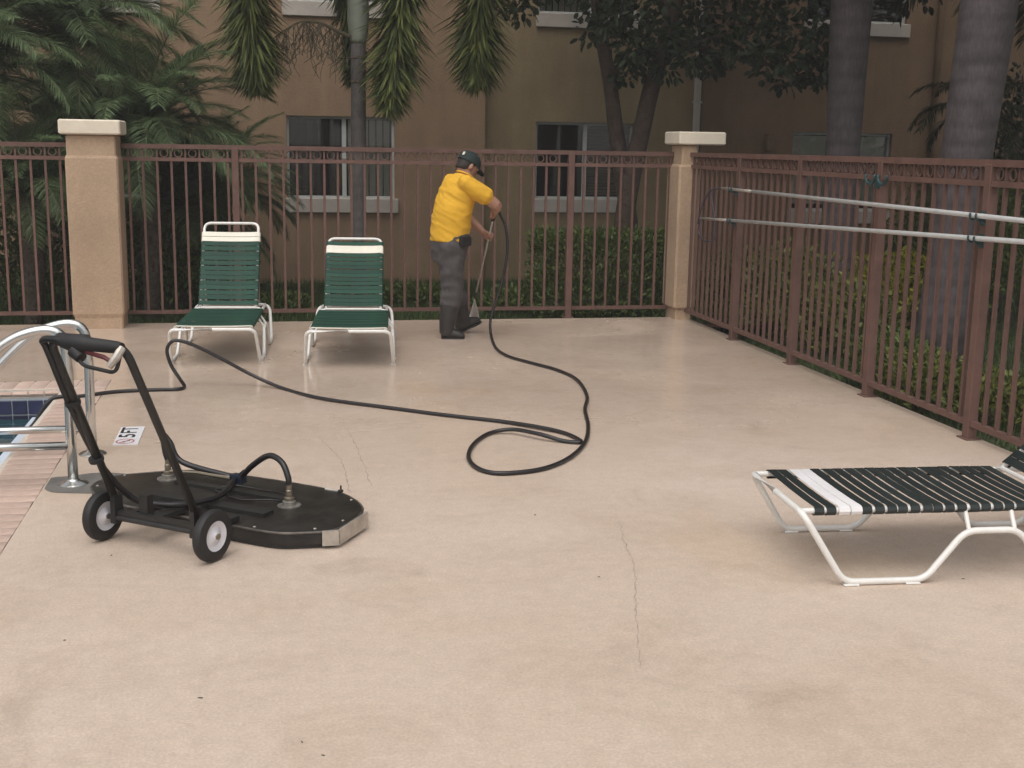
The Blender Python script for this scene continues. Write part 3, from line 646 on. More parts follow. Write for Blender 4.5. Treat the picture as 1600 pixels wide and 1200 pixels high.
# crown inside the frame, clumps taken from where the foliage hangs
hangs = [(935, 10), (945, 30), (925, 45), (960, 20), (975, 45), (985, 90), (978, 115), (990, 70), (1000, 20), (1020, 35), (1010, 60), (1040, 50), (1060, 25), (1055, 75), (1080, 45), (1075, 85), (1100, 20), (1110, 70), (1095, 95), (1130, 40), (1140, 80), (1125, 95), (1160, 30), (1165, 70), (1190, 50), (1185, 90), (1200, 110), (1210, 25), (1215, 75), (1225, 120), (1240, 50), (1235, 95), (1255, 80), (1265, 115), (1270, 40), (1280, 95), (1290, 65), (1290, 125), (1300, 30), (1310, 90), (800, -5), (815, 10), (1045, 105), (1000, 95)]
for px, py in hangs:
    for k in range(2):
        y = TY-R.uniform(-.3, .9)-(max(0, px-1000)/300*.8); clump(mb, tp(px+R.uniform(-10, 10), py+R.uniform(-8, 8), y), .155, 26, .115, .06, R)
        if k and py < 60: clump(mb, tp(px+R.uniform(-20, 20), py-45, y), .2, 26, .12, .06, R)
# unseen crown above the frame, spread wide to shade the wall and fence corner
for i in range(800):
    x = R.uniform(2.2, 9.8); y = R.uniform(9.4, 16.5); z = R.uniform(3.75, 7.2)
    if ((x-6.0)/3.9)**2+((y-13.0)/3.7)**2+((z-4.9)/2.5)**2 > 1: continue
    clump(mb, V((x, y, z)), .42, 46, .15, .085, R)
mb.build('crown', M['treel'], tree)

def bush(name, label, cat, cx, cy, rx, ry, h, n, lm, seed, leafl=.055, boxy=False, group=None, z0=GZ, stems=5):
    R = random.Random(seed); t = empty(name, (cx, cy, z0), label=label, cat=cat, group=group); b = MB()
    for i in range(n):
        if boxy:
            u, v, q = R.uniform(-1, 1), R.uniform(-1, 1), R.uniform(0, 1)
            f_ = R.randrange(4)
            if f_ == 0: q = 1-R.random()**3*.25
            elif f_ == 1: v = -1+R.random()**3*.4
            elif f_ == 2: u = R.choice((-1, 1))*(1-R.random()**3*.3)
            p = V((cx+u*rx, cy+v*ry, z0+.06+q*(h-.06)))+V((R.gauss(0, .02), R.gauss(0, .02), R.gauss(0, .025)))
        else:
            th = R.uniform(0, 2*math.pi); ph = math.acos(R.uniform(-.35, 1)); r_ = R.random()**.35*(1+.25*noise.noise(V((math.cos(th)*2+seed, math.sin(th)*2, ph*2))))
            p = V((cx+rx*r_*math.sin(ph)*math.cos(th), cy+ry*r_*math.sin(ph)*math.sin(th), z0+h*.35+h*.65*r_*math.cos(ph)))
            if p.z < z0+.02: continue
        o = V((p.x-cx, p.y-cy, .3)); d = o.normalized()*.6+V((R.uniform(-1, 1), R.uniform(-1, 1), R.uniform(-.2, .9))); leaf(b, p, d, leafl*R.uniform(.7, 1.3), leafl*.5, R)
    b.build('foliage', lm, t); b = MB()
    for i in range(stems):
        a_ = 2*math.pi*i/stems; b.tube([V((cx+.04*math.cos(a_), cy+.04*math.sin(a_), z0)), V((cx+rx*.3*math.cos(a_), cy+ry*.3*math.sin(a_), z0+h*.4)), V((cx+rx*.6*math.cos(a_), cy+ry*.6*math.sin(a_), z0+h*.75))], [.014, .01, .005], 5)
    b.build('stem', M['bark'], t); return t
hx0 = aty(850, 400, 12.7).x; hx1 = aty(1045, 400, 12.7).x
bush('box_hedge', 'clipped dark green box hedge behind the fence beside the corner pillar', 'hedge', (hx0+hx1)/2, 13.05, (hx1-hx0)/2, .42, .97, 10000, M['hedgel'], 21, .05, True)
# shrubs behind the right fence
def rshrub(px, py, Y, rx, h, n, lm, label, seed, leafl=.06, **k):
    c = aty(px, py, Y); bush('shrub', label, 'shrub', c.x, Y, rx, rx, h, n, lm, seed, leafl, group='loose shrubs behind the fences', **k)
rshrub(1165, 440, 12.2, .55, .85, 2600, M['shrubl'], 'loose green shrub behind the right fence next to the corner pillar', 31)
rshrub(1235, 430, 11.3, .6, 1.0, 3000, M['shrubl'], 'tall loose shrub behind the right fence left of the narrower royal palm', 32)
rshrub(1330, 470, 10.4, .5, .75, 2400, M['shrubl'], 'green shrub behind the right fence below the empty pole hook', 33)
rshrub(1395, 460, 12.8, .75, .78, 3600, M['goldl'], 'bright yellow-green shrub seen through the right fence', 34, .06)
rshrub(1440, 600, 8.2, .42, .46, 2200, M['shrubl'], 'low shrub behind the right fence at the foot of the thickest palm', 35, .05)
rshrub(1395, 560, 8.9, .40, .5, 1900, M['hedgel'], 'low dark shrub behind the right fence left of the thickest palm', 36, .05)
rshrub(1555, 600, 7.6, .36, .42, 1600, M['shrubl'], 'low shrub behind the right fence at the right edge of the picture', 37, .05)
rshrub(1560, 330, 12.5, .8, 1.7, 3600, M['hedgel'], 'tall dark shrub added behind the thickest palm to darken the wall', 38, .07)  # this shrub and the next are added to darken the wall behind
rshrub(1470, 380, 13.6, .8, 1.5, 3200, M['hedgel'], 'dark rounded shrub added between the two royal palms to darken the wall', 39, .07)
rshrub(1600, 180, 14.5, 1.0, 2.9, 4200, M['treel'], 'tallest dark shrub at the top right edge', 40, .09)
rshrub(330, 430, 14.8, .5, .9, 1800, M['hedgel'], 'dark shrub behind the fence left of the first window', 41, .07)
rshrub(30, 420, 14.2, .9, 1.2, 3200, M['hedgel'], 'dark shrub filling in behind the fence at the left edge', 42, .07)
rshrub(255, 420, 14.3, .8, 1.1, 3000, M['hedgel'], 'dark shrub behind the fence right of the left pillar', 43, .07)
# small palms between the royal palms
SP = [frond_mesh('frond', 1.25, e0, e1, 46, .34, .024, 'flat', M['royl'], 60+i, .5, .6) for i, (e0, e1) in enumerate(((60, -50), (30, -70), (0, -85)))]
def small_palm(px, py, Y, label, seed, s=1.0):
    c = aty(px, py, Y); t = empty('fan_palm', (c.x, Y, GZ), label=label, cat='palm', group='small palms by the right wall'); R = random.Random(seed)
    MB().tube([V((c.x+.05*math.sin(i), Y, GZ+(c.z-GZ)*i/6)) for i in range(7)], .07, 10).build('trunk', M['datetrunk'], t, 180)
    for i in range(16): inst('frond', SP[i % 3], t, (c.x, Y, c.z), (R.uniform(-.2, .2), R.uniform(-.1, .1), i*2.4), [s*R.uniform(.85, 1.1)]*3)
small_palm(1540, -70, 12.6, 'small palm whose fronds hang at the top between the royal palms', 71, 1.1)
small_palm(1528, 175, 13.2, 'shorter small palm with yellowish fronds left of the thickest royal palm', 72, .75)
# unseen trees added out of frame to shade the right side
R = random.Random(17)
def unseen_shade_tree(x, y, zc, rx, ry, rz, n, label, seed):
    R = random.Random(seed); t = empty('unseen_shade_tree', (x, y, GZ), label=label, cat='tree')
    MB().tube([V((x, y, GZ)), V((x+.05, y, 2)), V((x, y+.05, zc))], [.16, .13, .08], 12).build('trunk', M['bark'], t, 180); b = MB()
    for i in range(n):
        o = V((R.gauss(0, 1), R.gauss(0, 1), R.gauss(0, 1))).normalized()*R.random()**.4
        clump(b, V((x+o.x*rx, y+o.y*ry, zc+o.z*rz)), .45, 44, .16, .09, R)
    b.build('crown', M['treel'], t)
unseen_shade_tree(8.6, 7.6, 5.2, 3.2, 2.8, 1.8, 170, 'unseen tree added to the right outside the fence to shade it', 82)
unseen_shade_tree(11.6, 13.4, 5.4, 3.4, 3.0, 2.0, 190, 'unseen tree added far right beyond the royal palms for its shade', 81)

# grass and low ground plants behind the fences
R = random.Random(5); mb = MB()
def blades(n, x0, x1, y0, y1, h0, h1):
    for i in range(n):
        x = R.uniform(x0, x1); y = R.uniform(y0, y1); h = R.uniform(h0, h1); a_ = R.uniform(0, 6.28); w_ = .006; l = V((R.gauss(0, .4), R.gauss(0, .4), 1)).normalized()*h
        p = V((x, y, GZ)); s = V((math.cos(a_), math.sin(a_), 0))*w_; mb.add([p-s, p+s, p+l], [(0, 1, 2)])
blades(34000, -4.5, 4.6, 12.45, 17.0, .06, .14); blades(9000, 4.3, 10, 11.8, 17, .05, .14); blades(16000, 4.3, 8.5, 5.0, 11.8, .05, .12); blades(2500, 4.13, 4.35, 5.0, 11.5, .05, .14); blades(1800, -4, 4, 11.66, 11.9, .05, .12)
mb.build('grass', M['grass'], label='short dark green lawn growing behind the fences', cat='grass', kind=STUFF)
for i, (px, py, Y, rx, h, nn, lbl) in enumerate(((650, 470, 14.6, .55, .26, 900, 'low green plants behind the fence right of the second lounger'), (800, 470, 13.6, .45, .32, 900, 'small green plant behind the fence beside the rising hose'), (440, 445, 14.0, .35, .24, 600, 'low pale plant behind the fence between the two green loungers'))):
    c = aty(px, py, Y); bush('ground_plant', lbl, 'plant', c.x, Y, rx, .4, h, nn, M['hedgel'], 100+i, .06, group='low plants behind the long fence')
#@PART2
# ================================================================== SUN LOUNGERS
def strap_mesh(name, hw, wd, mt, sag=.008):
    top = [(-hw+.014, -.0165), (-hw, -.0185), (-hw-.013, -.0125), (-hw-.0185, 0), (-hw-.013, .0125), (-hw, .0178), (-hw*.6, .0178-sag*.7), (0, .0178-sag)]
    path = top+[(-x, z) for x, z in reversed(top[:-1])]; b = MB(); rings = []
    for i, (x, z) in enumerate(path):
        a = path[max(i-1, 0)]; c = path[min(i+1, len(path)-1)]; d = V((c[0]-a[0], 0, c[1]-a[1])).normalized(); nn = V((-d.z, 0, d.x))*.0012
        p = V((x, 0, z)); rings.append([p+nn+V((0, -wd/2, 0)), p+nn+V((0, wd/2, 0)), p-nn+V((0, wd/2, 0)), p-nn+V((0, -wd/2, 0))])
    b.rings(rings); return b.mesh(name, mt, 40)
def lounger(loc, rz, theta, seat_white, back_white, nback, dark, wm, label, bw=.225):
    t = empty('sun_lounger', loc, rz, label=label, cat='sun lounger', group='white tube sun loungers with vinyl straps')
    def part(b, name, mt, sm=40, parent=t):
        o = bpy.data.objects.new(name, b.mesh(name, mt, sm)); col.objects.link(o); o.parent = parent; return o
    R_ = .0135
    side = lambda s: [(s*.31, 0, .285), (s*.333, .17, R_), (s*.333, .50, R_), (s*.322, .66, .205), (s*.322, .88, .205), (s*.333, 1.03, R_), (s*.333, 1.28, R_), (s*.31, 1.45, .285)]
    loop = [V((0, 0, .285))]+[V(p) for p in side(1)]+[V((0, 1.45, .285))]+[V(p) for p in reversed(side(-1))]+[V((0, 0, .285))]
    fl = fillet(loop, [0, .055]+[.05]*6+[.07, 0, .07]+[.05]*6+[.055, 0], 5)[:-1]
    part(MB().tube(fl, R_, 10, closed=True), 'leg_frame', M['white'], 180)
    for s in (-1, 1):
        part(MB().tube([(s*.272, .006, .285), (s*.272, 1.444, .285)], .0125, 10), 'seat_rail', M['white'])
        for y in (.675, .865): part(MB().tube([(s*.276, y, .278), (s*.320, y, .209)], .009, 8), 'strut', M['white'])
        for y in (.2, .45): part(MB().cbox((s*.333-.018, y-.03, .0005), (s*.333+.018, y+.03, .008), .002), 'foot_glide', M['white'])
    c, sn = math.cos(theta), math.sin(theta); H = V((0, 1.10, .305)); BL = .80
    bp = lambda x, tt, o=0: H+V((x, tt*c-o*sn, tt*sn+o*c))
    bf = part(MB().tube(fillet([bp(-bw, 0), bp(-bw, BL), bp(bw, BL), bp(bw, 0)], .06, 6), .012, 10), 'back_frame', M['white'], 180)
    part(MB().tube([bp(-bw, .0), bp(bw, .0)], .010, 8), 'hinge_bar', M['white'])
    for s in (-1, 1):
        part(MB().tube([bp(s*bw, .0), (s*.272, 1.10, .288)], .010, 8), 'hinge_lug', M['white'])
    a0 = bp(-bw, .36, -.012); ex = V((-bw, 1.10+.36*c+.10, .30)); 
    part(MB().tube(fillet([bp(-bw+.01, .36), V((-bw+.01, 1.425, .292)), V((bw-.01, 1.425, .292)), bp(bw-.01, .36)], .03, 4), .008, 8), 'back_prop', M['white'], 180)
    k = 's' if not dark else 'd'; sm_ = M['strapd'] if dark else M['strap']
    sw = .0385 if dark else .0430
    sme = strap_mesh('seat_strap', .272, sw, sm_, .005); smw = strap_mesh('seat_strap', .272, .0450, wm, .005); bme = strap_mesh('back_strap', bw, .0395, sm_); bmw = strap_mesh('back_strap', bw, .0425, wm)
    for i in range(21):
        o = bpy.data.objects.new('seat_strap', smw if i in seat_white else sme); col.objects.link(o); o.parent = t; o.location = (0, .075+i*.0487+rnd.uniform(-.0035, .0035), .285+rnd.uniform(-.0015, .001)); o.rotation_euler = (0, 0, rnd.uniform(-.009, .009))
    for i in range(nback):
        p = bp(0, .04+i*.0462+rnd.uniform(-.003, .003)); o = bpy.data.objects.new('back_strap', bmw if i in back_white else bme); col.objects.link(o); o.parent = t; o.location = p; o.rotation_euler = (theta, 0, 0)
    return t
lounger((-.396, 9.2, 0), math.radians(-4.6), math.radians(56), (0,), (13, 14), 15, False, M['strapw'], 'green strapped lounger with upright back and bare handle loop, beside the left pillar')
lounger((.592, 9.02, 0), math.radians(-6.0), math.radians(42), (0,), (13, 14), 16, False, M['strapw'], 'green strapped lounger with lower back, between the other lounger and the standing man')
lounger((2.022, 4.50, 0), math.radians(-94), math.radians(40), (2, 3), (12, 13), 15, True, M['strapw2'], 'dark strapped lounger with two white straps, cut off at the right edge')

# ================================================================== SURFACE CLEANER
CC = V((-.19, 5.39, 0)); ca = V((.799, -.602, 0)); cn = V((.602, .799, 0)); UP = V((0, 0, 1))
def cp(a, n, z=0): return CC+ca*a+cn*n+UP*z
Pv = gnd(372, 748, .118)
cl = empty('surface_cleaner', cp(0, -.1), label='black wheeled surface cleaner with flat deck and upright push handle', cat='cleaner')
oct_ = [(.735, -.225), (.70, .03), (.61, .15), (.42, .265), (.1, .275), (-.25, .262), (-.42, .215), (-.60, .03), (-.65, -.06), (-.62, -.2), (-.50, -.30), (-.35, -.37), (.3, -.37), (.54, -.372), (.64, -.305)]
oct_ = [(a*1.02-.09, n*1.02+.115) for a, n in oct_]
def smooth_poly(pts, n=3):
    N = len(pts); out = []
    for i in range(N):
        p0, p1, p2 = V(pts[i-1]), V(pts[i]), V(pts[(i+1) % N]); A = p1.lerp(p0, .42); B = p1.lerp(p2, .42)
        for j in range(n+1): t = j/n; out.append(A*(1-t)**2+p1*2*t*(1-t)+B*t*t)
    return out
oc = smooth_poly([(*p, 0) for p in oct_]); cen = V((-.05, .065, 0))
def ringat(s, z, inset=0): return [cp(*( (cen+(p-cen)*s).xy ), z) for p in oc]
mb = MB(); mb.rings([ringat(1.0, .020), ringat(1.0, .070), ringat(.995, .075), ringat(.97, .078), ringat(.5, .081)], caps=True); mb.build('deck_plate', M['black'], cl, 35)
mb = MB(); mb.rings([ringat(.985, .022), ringat(.985, .004), ringat(.97, .004), ringat(.97, .022)], caps=False); mb.build('brush_skirt', M['rubber'], cl)
# rolled rim
MB().tube([cp(p.x, p.y, .072) for p in [cen+(q-cen)*1.0 for q in oc]], .006, 6, closed=True).build('rim', M['rimwear'], cl, 180)
# bright bumper plate
q_ = lambda a, n: (a*1.02-.09, n*1.02+.115)
A_, B_ = cp(*q_(.738, -.228), .048), cp(*q_(.705, .035), .048); dd = (B_-A_).normalized(); oo = V((dd.y, -dd.x, 0))
if oo.dot(ca) < 0: oo = -oo
mb = MB(); mb.obox((A_+B_)/2+oo*.008, (B_-A_)/2, oo*.004, UP*.033); E_ = cp(*q_(.64, -.31), .048); d2 = (E_-A_).normalized(); o2 = V((-d2.y, d2.x, 0)); o2 = o2 if o2.dot(ca-cn) > 0 else -o2
mb.obox(A_+d2*.03+o2*.008, d2*.034, o2*.004, UP*.0325); mb.build('bumper_plate', M['alu'], cl)
for k in range(9):
    p = oc[(k*7+3) % len(oc)]; q = cen+(p-cen)*.955; MB().lathe(cp(q.x, q.y, .076), UP, [(.007, 0), (.007, .005), (.003, .007)], 6).build('bolt', M['alu'], cl)
# reinforcing channels
MB().obox(cp(-.03, -.10, .088), ca*.33, cn*.035, UP*.010).build('stiffener', M['blackm'], cl)
MB().obox(cp(-.05, .11, .088), ca*.33, cn*.02, UP*.009).build('stiffener', M['blackm'], cl)
# axle and wheels
AX = .107
MB().tube([cp(-.285, -.49, AX), cp(.345, -.49, AX)], .011, 10).build('axle', M['blackm'], cl)
MB().obox(cp(.03, -.475, AX+.012), ca*.235, cn*.014, UP*.018).build('rear_bar', M['blackm'], cl)
for a in (-.19, .225):
    MB().obox(cp(a, -.36, .095), ca*.016, cn*.14, UP*.011).build('arm', M['blackm'], cl)
    MB().obox(cp(a, -.478, .145), ca*.012, cn*.024, UP*.062).build('handle_bracket', M['blackm'], cl)
MB().obox(cp(-.055, -.45, .16), ca*.022, cn*.018, UP*.055).build('hinge_post', M['blackm'], cl)
MB().obox(cp(-.055, -.34, .100), ca*.03, cn*.12, UP*.010).build('arm', M['blackm'], cl)
for a in (-.255, .318):
    w_ = empty('wheel', cp(a, -.49, AX)-origin(cl)); w_.parent = cl
    mb = MB(); c_ = cp(a, -.49, AX); mb.lathe(c_, ca, [(.062, -.022), (.088, -.0225), (.101, -.018), (.106, -.008), (.106, .008), (.101, .018), (.088, .0225), (.062, .022), (.060, .0)], 40); mb.build('tyre', M['rubber'], w_, 30)
    mb = MB(); mb.lathe(c_, ca, [(.012, -.026), (.018, -.020), (.040, -.012), (.052, -.016), (.0625, -.021), (.0625, .021), (.052, .016), (.040, .012), (.018, .020), (.012, .026)], 32); mb.build('rim', M['hub'], w_, 30)
    MB().lathe(c_, ca, [(.013, -.032), (.013, .032)], 6).build('hub_nut', M['brass'], w_)
# push handle
hl, hr = -.195, .23; HN, HZ = -.80, .905
lo = lambda a: cp(a, -.472, .165)
tl, tr = cp(hl+.015, HN, HZ), cp(hr-.035, HN, HZ)
MB().tube(fillet([lo(hl), tl, tr, lo(hr)], .07, 6), .0165, 12).build('handle', M['blackm'], cl, 180)
hx_ = (tr-tl).normalized(); hdn = (lo(hl)-tl).normalized()
MB().tube([tl+hx_*.055, tl+hx_*.105], [.026, .026], 12).build('grip_clamp', M['rubber'], cl)
# hose strapped to the left handle tube
out = -ca*.020-cn*.012
hp = [tl+hx_*.15+cn*-.03-UP*.01, tl+hx_*.06+cn*-.03+UP*.004, tl-hx_*.005+UP*-.01+out*.8, tl+hdn*.06+out, tl+hdn*.35+out, tl+hdn*.62+out+cn*.03, cp(hl+.02, -.40, .17), cp(hl+.10, -.33, .135), cp(-.02, -.24, .125), cp(.0, -.05, .115), Pv-cn*.03]
MB().tube(spline(hp, 8), .0135, 10).build('feed_hose', M['hose'], cl, 180)
for f_ in (.30, .58): MB().tube([tl+hdn*(f_-.008)+out*.4, tl+hdn*(f_+.008)+out*.4], .031, 12).build('tie_wrap', M['rubber'], cl)
# trigger gun along the cross bar
g0 = tl+hx_*.10-cn*.030; g1 = tr+hx_*.02-cn*.034
gun = empty('trigger_gun', g0-origin(cl)); gun.parent = cl
MB().tube([g0, g0.lerp(g1, .12), g0.lerp(g1, .40), g0.lerp(g1, .46), g0.lerp(g1, .9), g1], [.024, .032, .036, .027, .024, .019], 14).build('gun_body', M['rubber'], gun, 50)
gm = g0.lerp(g1, .42); gd = -UP*.9-cn*.35; gd.normalize()
MB().tube(fillet([g0.lerp(g1, .22)+gd*.025, gm+gd*.082, g1+gd*.095, g1+gd*.01], .03, 4), .0075, 8).build('trigger_guard', M['rubber'], gun, 180)
MB().tube([g0.lerp(g1, .25)+gd*.03, g0.lerp(g1, .38)+gd*.055], [.03, .022], 10).build('gun_heel', M['rubber'], gun, 50)
MB().tube([gm+gd*.03, g0.lerp(g1, .75)+gd*.042, g0.lerp(g1, .93)+gd*.062], [.008, .009, .007], 8).build('trigger', M['red'], gun, 180)
fit = g1+gd*.035-cn*.02
MB().tube([g1+gd*.0, fit, fit+gd*.035-hx_*.022], [.015, .016, .013], 8).build('inlet_fitting', M['alu'], gun, 40)
# swivels, valve, arching hoses
S1, S2 = gnd(263, 748, .081), gnd(452, 790, .081)
for S in (S1, S2):
    s_ = empty('swivel', S-origin(cl)); s_.parent = cl
    MB().lathe(S, UP, [(.052, -.002), (.052, .004), (.030, .006), (.030, .022), (.022, .026)], 20).build('swivel_base', M['steel'], s_, 30)
    MB().lathe(S, UP, [(.020, .024), (.023, .028), (.023, .038), (.015, .042), (.015, .070), (.013, .073), (.013, .10)], 12).build('swivel_stem', M['brass'], s_, 30)
def atplane(px, py, A, B):
    n_ = (B-A).cross(UP).normalized(); d = ray(px, py); o = V((0, 0, EYE)); return o+d*((A-o).dot(n_)/d.dot(n_))
MB().obox(Pv, ca*.032, cn*.022, UP*.020).build('valve_block', M['valve'], cl)
MB().tube([Pv+UP*.015, Pv+UP*.045+ca*.035], .005, 6).build('valve_lever', M['rubber'], cl)
MB().tube([S1.lerp(Pv, .45)+UP*.03, Pv-ca*.03], [.011, .014], 10).build('pipe', M['brass'], cl)
MB().tube([S1.lerp(Pv, .45)+UP*.03, S1.lerp(Pv, .2)+UP*.035, S1+UP*.04], .008, 8).build('pipe', M['brass'], cl)
MB().tube(spline([Pv+ca*.02+UP*.012, atplane(395, 727, Pv, S2), atplane(420, 712, Pv, S2), atplane(440, 722, Pv, S2), atplane(450, 745, Pv, S2), S2+UP*.095], 7), .0135, 10).build('swivel_hose', M['hose'], cl, 180)
MB().tube(spline([S1+UP*.095, atplane(258, 705, S1, Pv), atplane(255, 680, S1, Pv), atplane(266, 692, S1, Pv), atplane(285, 722, S1, Pv), Pv-ca*.05+UP*.006, Pv-ca*.02], 7), .0135, 10).build('swivel_hose', M['hose'], cl, 180)
MB().tube([cp(.06+.19*math.cos(t_*.4), .09+.085*math.sin(t_*.4), .092+.012*math.sin(t_*.8)**2) for t_ in range(16)], .0045, 6, closed=True).build('cable_loop', M['blackm'], cl, 180)
MB().tube([cp(.28, .36, .080), cp(.35, .36, .080)], .009, 6).build('edge_fitting', M['alu'], cl)
MB().lathe(cp(.36, .365, .078), UP, [(.012, 0), (.012, .008), (.004, .012), (.004, .03)], 8).build('edge_fitting', M['blackm'], cl)

# ================================================================== POOL HANDRAILS
def handrail(px, py, Y, z_top, zbar, x_out, label):
    p0 = gnd(px, py); X = p0.x; t = empty('pool_handrail', (X, Y, 0), label=label, cat='handrail', group='stainless pool handrails'); r_ = .0245
    path = [V((X, Y, .003)), V((X+.003, Y, z_top-.20)), V((X-.02, Y, z_top-.02)), V((X-.15, Y, z_top)), V((X-.33, Y, z_top-.10)), V((X-.62, Y, z_top-.42)), V((X-.80, Y, z_top-.75)), V((X-.82, Y, -1.0))]
    pts = [path[0], V((X, Y, .3))]+spline(path[1:7], 8)+[path[7]]
    MB().tube(pts, r_, 16).build('rail', M['chrome'], t, 180)
    MB().tube([V((X-.01, Y, zbar)), V((X-.82, Y, zbar))], .020, 14).build('brace', M['chrome'], t, 180)
    MB().lathe((X, Y, .0), UP, [(.072, .001), (.072, .006), (.060, .014), (.034, .022), (.028, .03)], 28).build('escutcheon', M['chrome'], t, 40)
a = gnd(115, 757); handrail(115, 757, a.y, .752, .195, 0, 'nearer stainless pool handrail standing in the grey cement patch')
a = gnd(145, 710); handrail(145, 710, a.y, .697, .142, 0, 'farther stainless pool handrail behind the cleaner handle')

# ================================================================== DEPTH MARKER
sg = empty('depth_marker', (-.78, 7.04, 0), label='white 5 FT depth marker with no-diving symbol set in the deck', cat='sign')
x0, x1, y0, y1 = -.845, -.712, 6.825, 7.265; sw = (y1-y0)/3
MB().box((x0, y0, .001), (x1, y1, .005)).build('plate', M['sign'], sg)
def text(s, cx, cy, h, parent, mt, sx=1.0):
    c = bpy.data.curves.new('text', 'FONT'); c.body = s; c.size = h/.70; c.align_x = 'CENTER'; c.align_y = 'CENTER'; c.offset = .0022
    o = bpy.data.objects.new('tmp', c); col.objects.link(o); dg = bpy.context.evaluated_depsgraph_get(); me = bpy.data.meshes.new_from_object(o.evaluated_get(dg)); bpy.data.objects.remove(o)
    me.materials.clear(); me.materials.append(mt); me.name = 'lettering'
    q = bpy.data.objects.new('lettering', me); col.objects.link(q); q.parent = parent; q.location = V((cx, cy, .0058))-origin(parent); q.rotation_euler = (0, 0, math.pi/2); q.scale = (sx, 1, 1); return q
xm = (x0+x1)/2-.006
text('5', xm, y0+sw*1.42, .088, sg, M['ink'], 1.5); text('FT', xm, y0+sw*2.36, .088, sg, M['ink'], 1.15)
def ring_flat(cx, cy, r0, r1, sy):
    b = MB(); N = 28
    for i in range(N):
        t_ = 2*math.pi*i/N; b.v += [V((cx+r0*math.cos(t_), cy+sy*r0*math.sin(t_), .0060)), V((cx+r1*math.cos(t_), cy+sy*r1*math.sin(t_), .0060))]
    b.f = [(2*i, 2*i+1, (2*i+3) % (2*N), (2*i+2) % (2*N)) for i in range(N)]; return b
cy = y0+sw*.5; ring_flat(xm-.002, cy, .042, .051, 1.15).build('prohibition_ring', M['redink'], sg)
MB().add([(xm-.036, cy-.036, .0064), (xm-.030, cy-.044, .0064), (xm+.034, cy+.036, .0064), (xm+.028, cy+.044, .0064)], [(0, 1, 2, 3)]).build('prohibition_bar', M['redink'], sg)
mb = MB(); mb.add([(xm-.022, cy-.012, .0061), (xm-.008, cy-.03, .0061), (xm+.004, cy-.004, .0061), (xm+.026, cy+.012, .0061), (xm+.020, cy+.022, .0061), (xm-.004, cy+.008, .0061)], [(0, 1, 2, 5), (2, 3, 4, 5)]); mb.build('diver_symbol', M['ink'], sg)

# ================================================================== POLES ON THE RIGHT FENCE
PX_ = 3.972
def pole(l, r_, label, hoop):
    A = atx(*l, PX_); B = atx(*r_, PX_); d = (B-A).normalized(); E = A+d*((A.y-4.3)/-d.y)
    t = empty('pool_pole', (PX_, A.y, A.z), label=label, cat='pole', group='white telescopic poles on the fence')
    MB().tube([A, A+d*.75], .0125, 12).build('inner_tube', M['alu'], t, 180); MB().tube([A+d*.70, E], .0150, 14).build('outer_tube', M['pole'], t, 180)
    if hoop:
        pts = [atx(px, py, PX_-.005) for px, py in hoop]; MB().tube(spline(pts, 6), .007, 8).build('net_hoop', M['hoop'], t, 180)
    return A, d
A1, d1 = pole((1128, 294), (1600, 345), 'upper white telescopic pole hung along the right fence', [(1128, 294), (1112, 297), (1101, 312), (1094, 333), (1090, 350)])
A2, d2_ = pole((1095, 341), (1600, 378), 'lower white telescopic pole hung along the right fence', [(1095, 341), (1091, 360), (1096, 372), (1106, 377), (1116, 372), (1117, 345), (1113, 315), (1112, 297)])
def hook(y, z, label, double=False):
    t = empty('pole_hook', (FX-.031, y, z), label=label, cat='hook', group='teal pole hooks'); xs = FX-.031
    MB().cbox((xs-.010, y-.024, z-.055), (xs, y+.024, z+.025), .003).build('plate', M['hook'], t)
    for dy in ((-.03, .03) if not double else (-.045, .045)):
        pts = [V((xs-.004, y+dy*.6, z-.030))]+[V((PX_+.024*math.cos(q), y+dy, z+.024*math.sin(q))) for q in [math.radians(v) for v in range(-40, -240, -25)]]
        MB().tube(pts, .006, 6).build('clip', M['hook'], t, 180)
for (A, d, nm) in ((A1, d1, 'upper'), (A2, d2_, 'lower')):
    for yp, w_ in ((10.108, 'near the corner pillar'), (6.35, 'near the thickest palm')):
        P = A+d*((A.y-yp)/-d.y); hook(yp, P.z, 'teal hook holding the %s white pole %s' % (nm, w_))
h0 = atx(1370, 282, FX-.03)
t = empty('pole_hook', (FX-.031, 7.61, h0.z), label='empty teal double hook on the fence post above the white poles', cat='hook', group='teal pole hooks'); z = h0.z
MB().cbox((FX-.045, 7.61-.03, z-.05), (FX-.031, 7.61+.03, z+.0), .004).build('plate', M['hook'], t)
for s in (-1, 1):
    MB().tube([V((FX-.05, 7.61+s*.085+.062*math.cos(q), z+.03+.055*math.sin(q))) for q in [math.radians(v) for v in range(10, -191, -20)]], .010, 8).build('clip', M['hook'], t, 180)

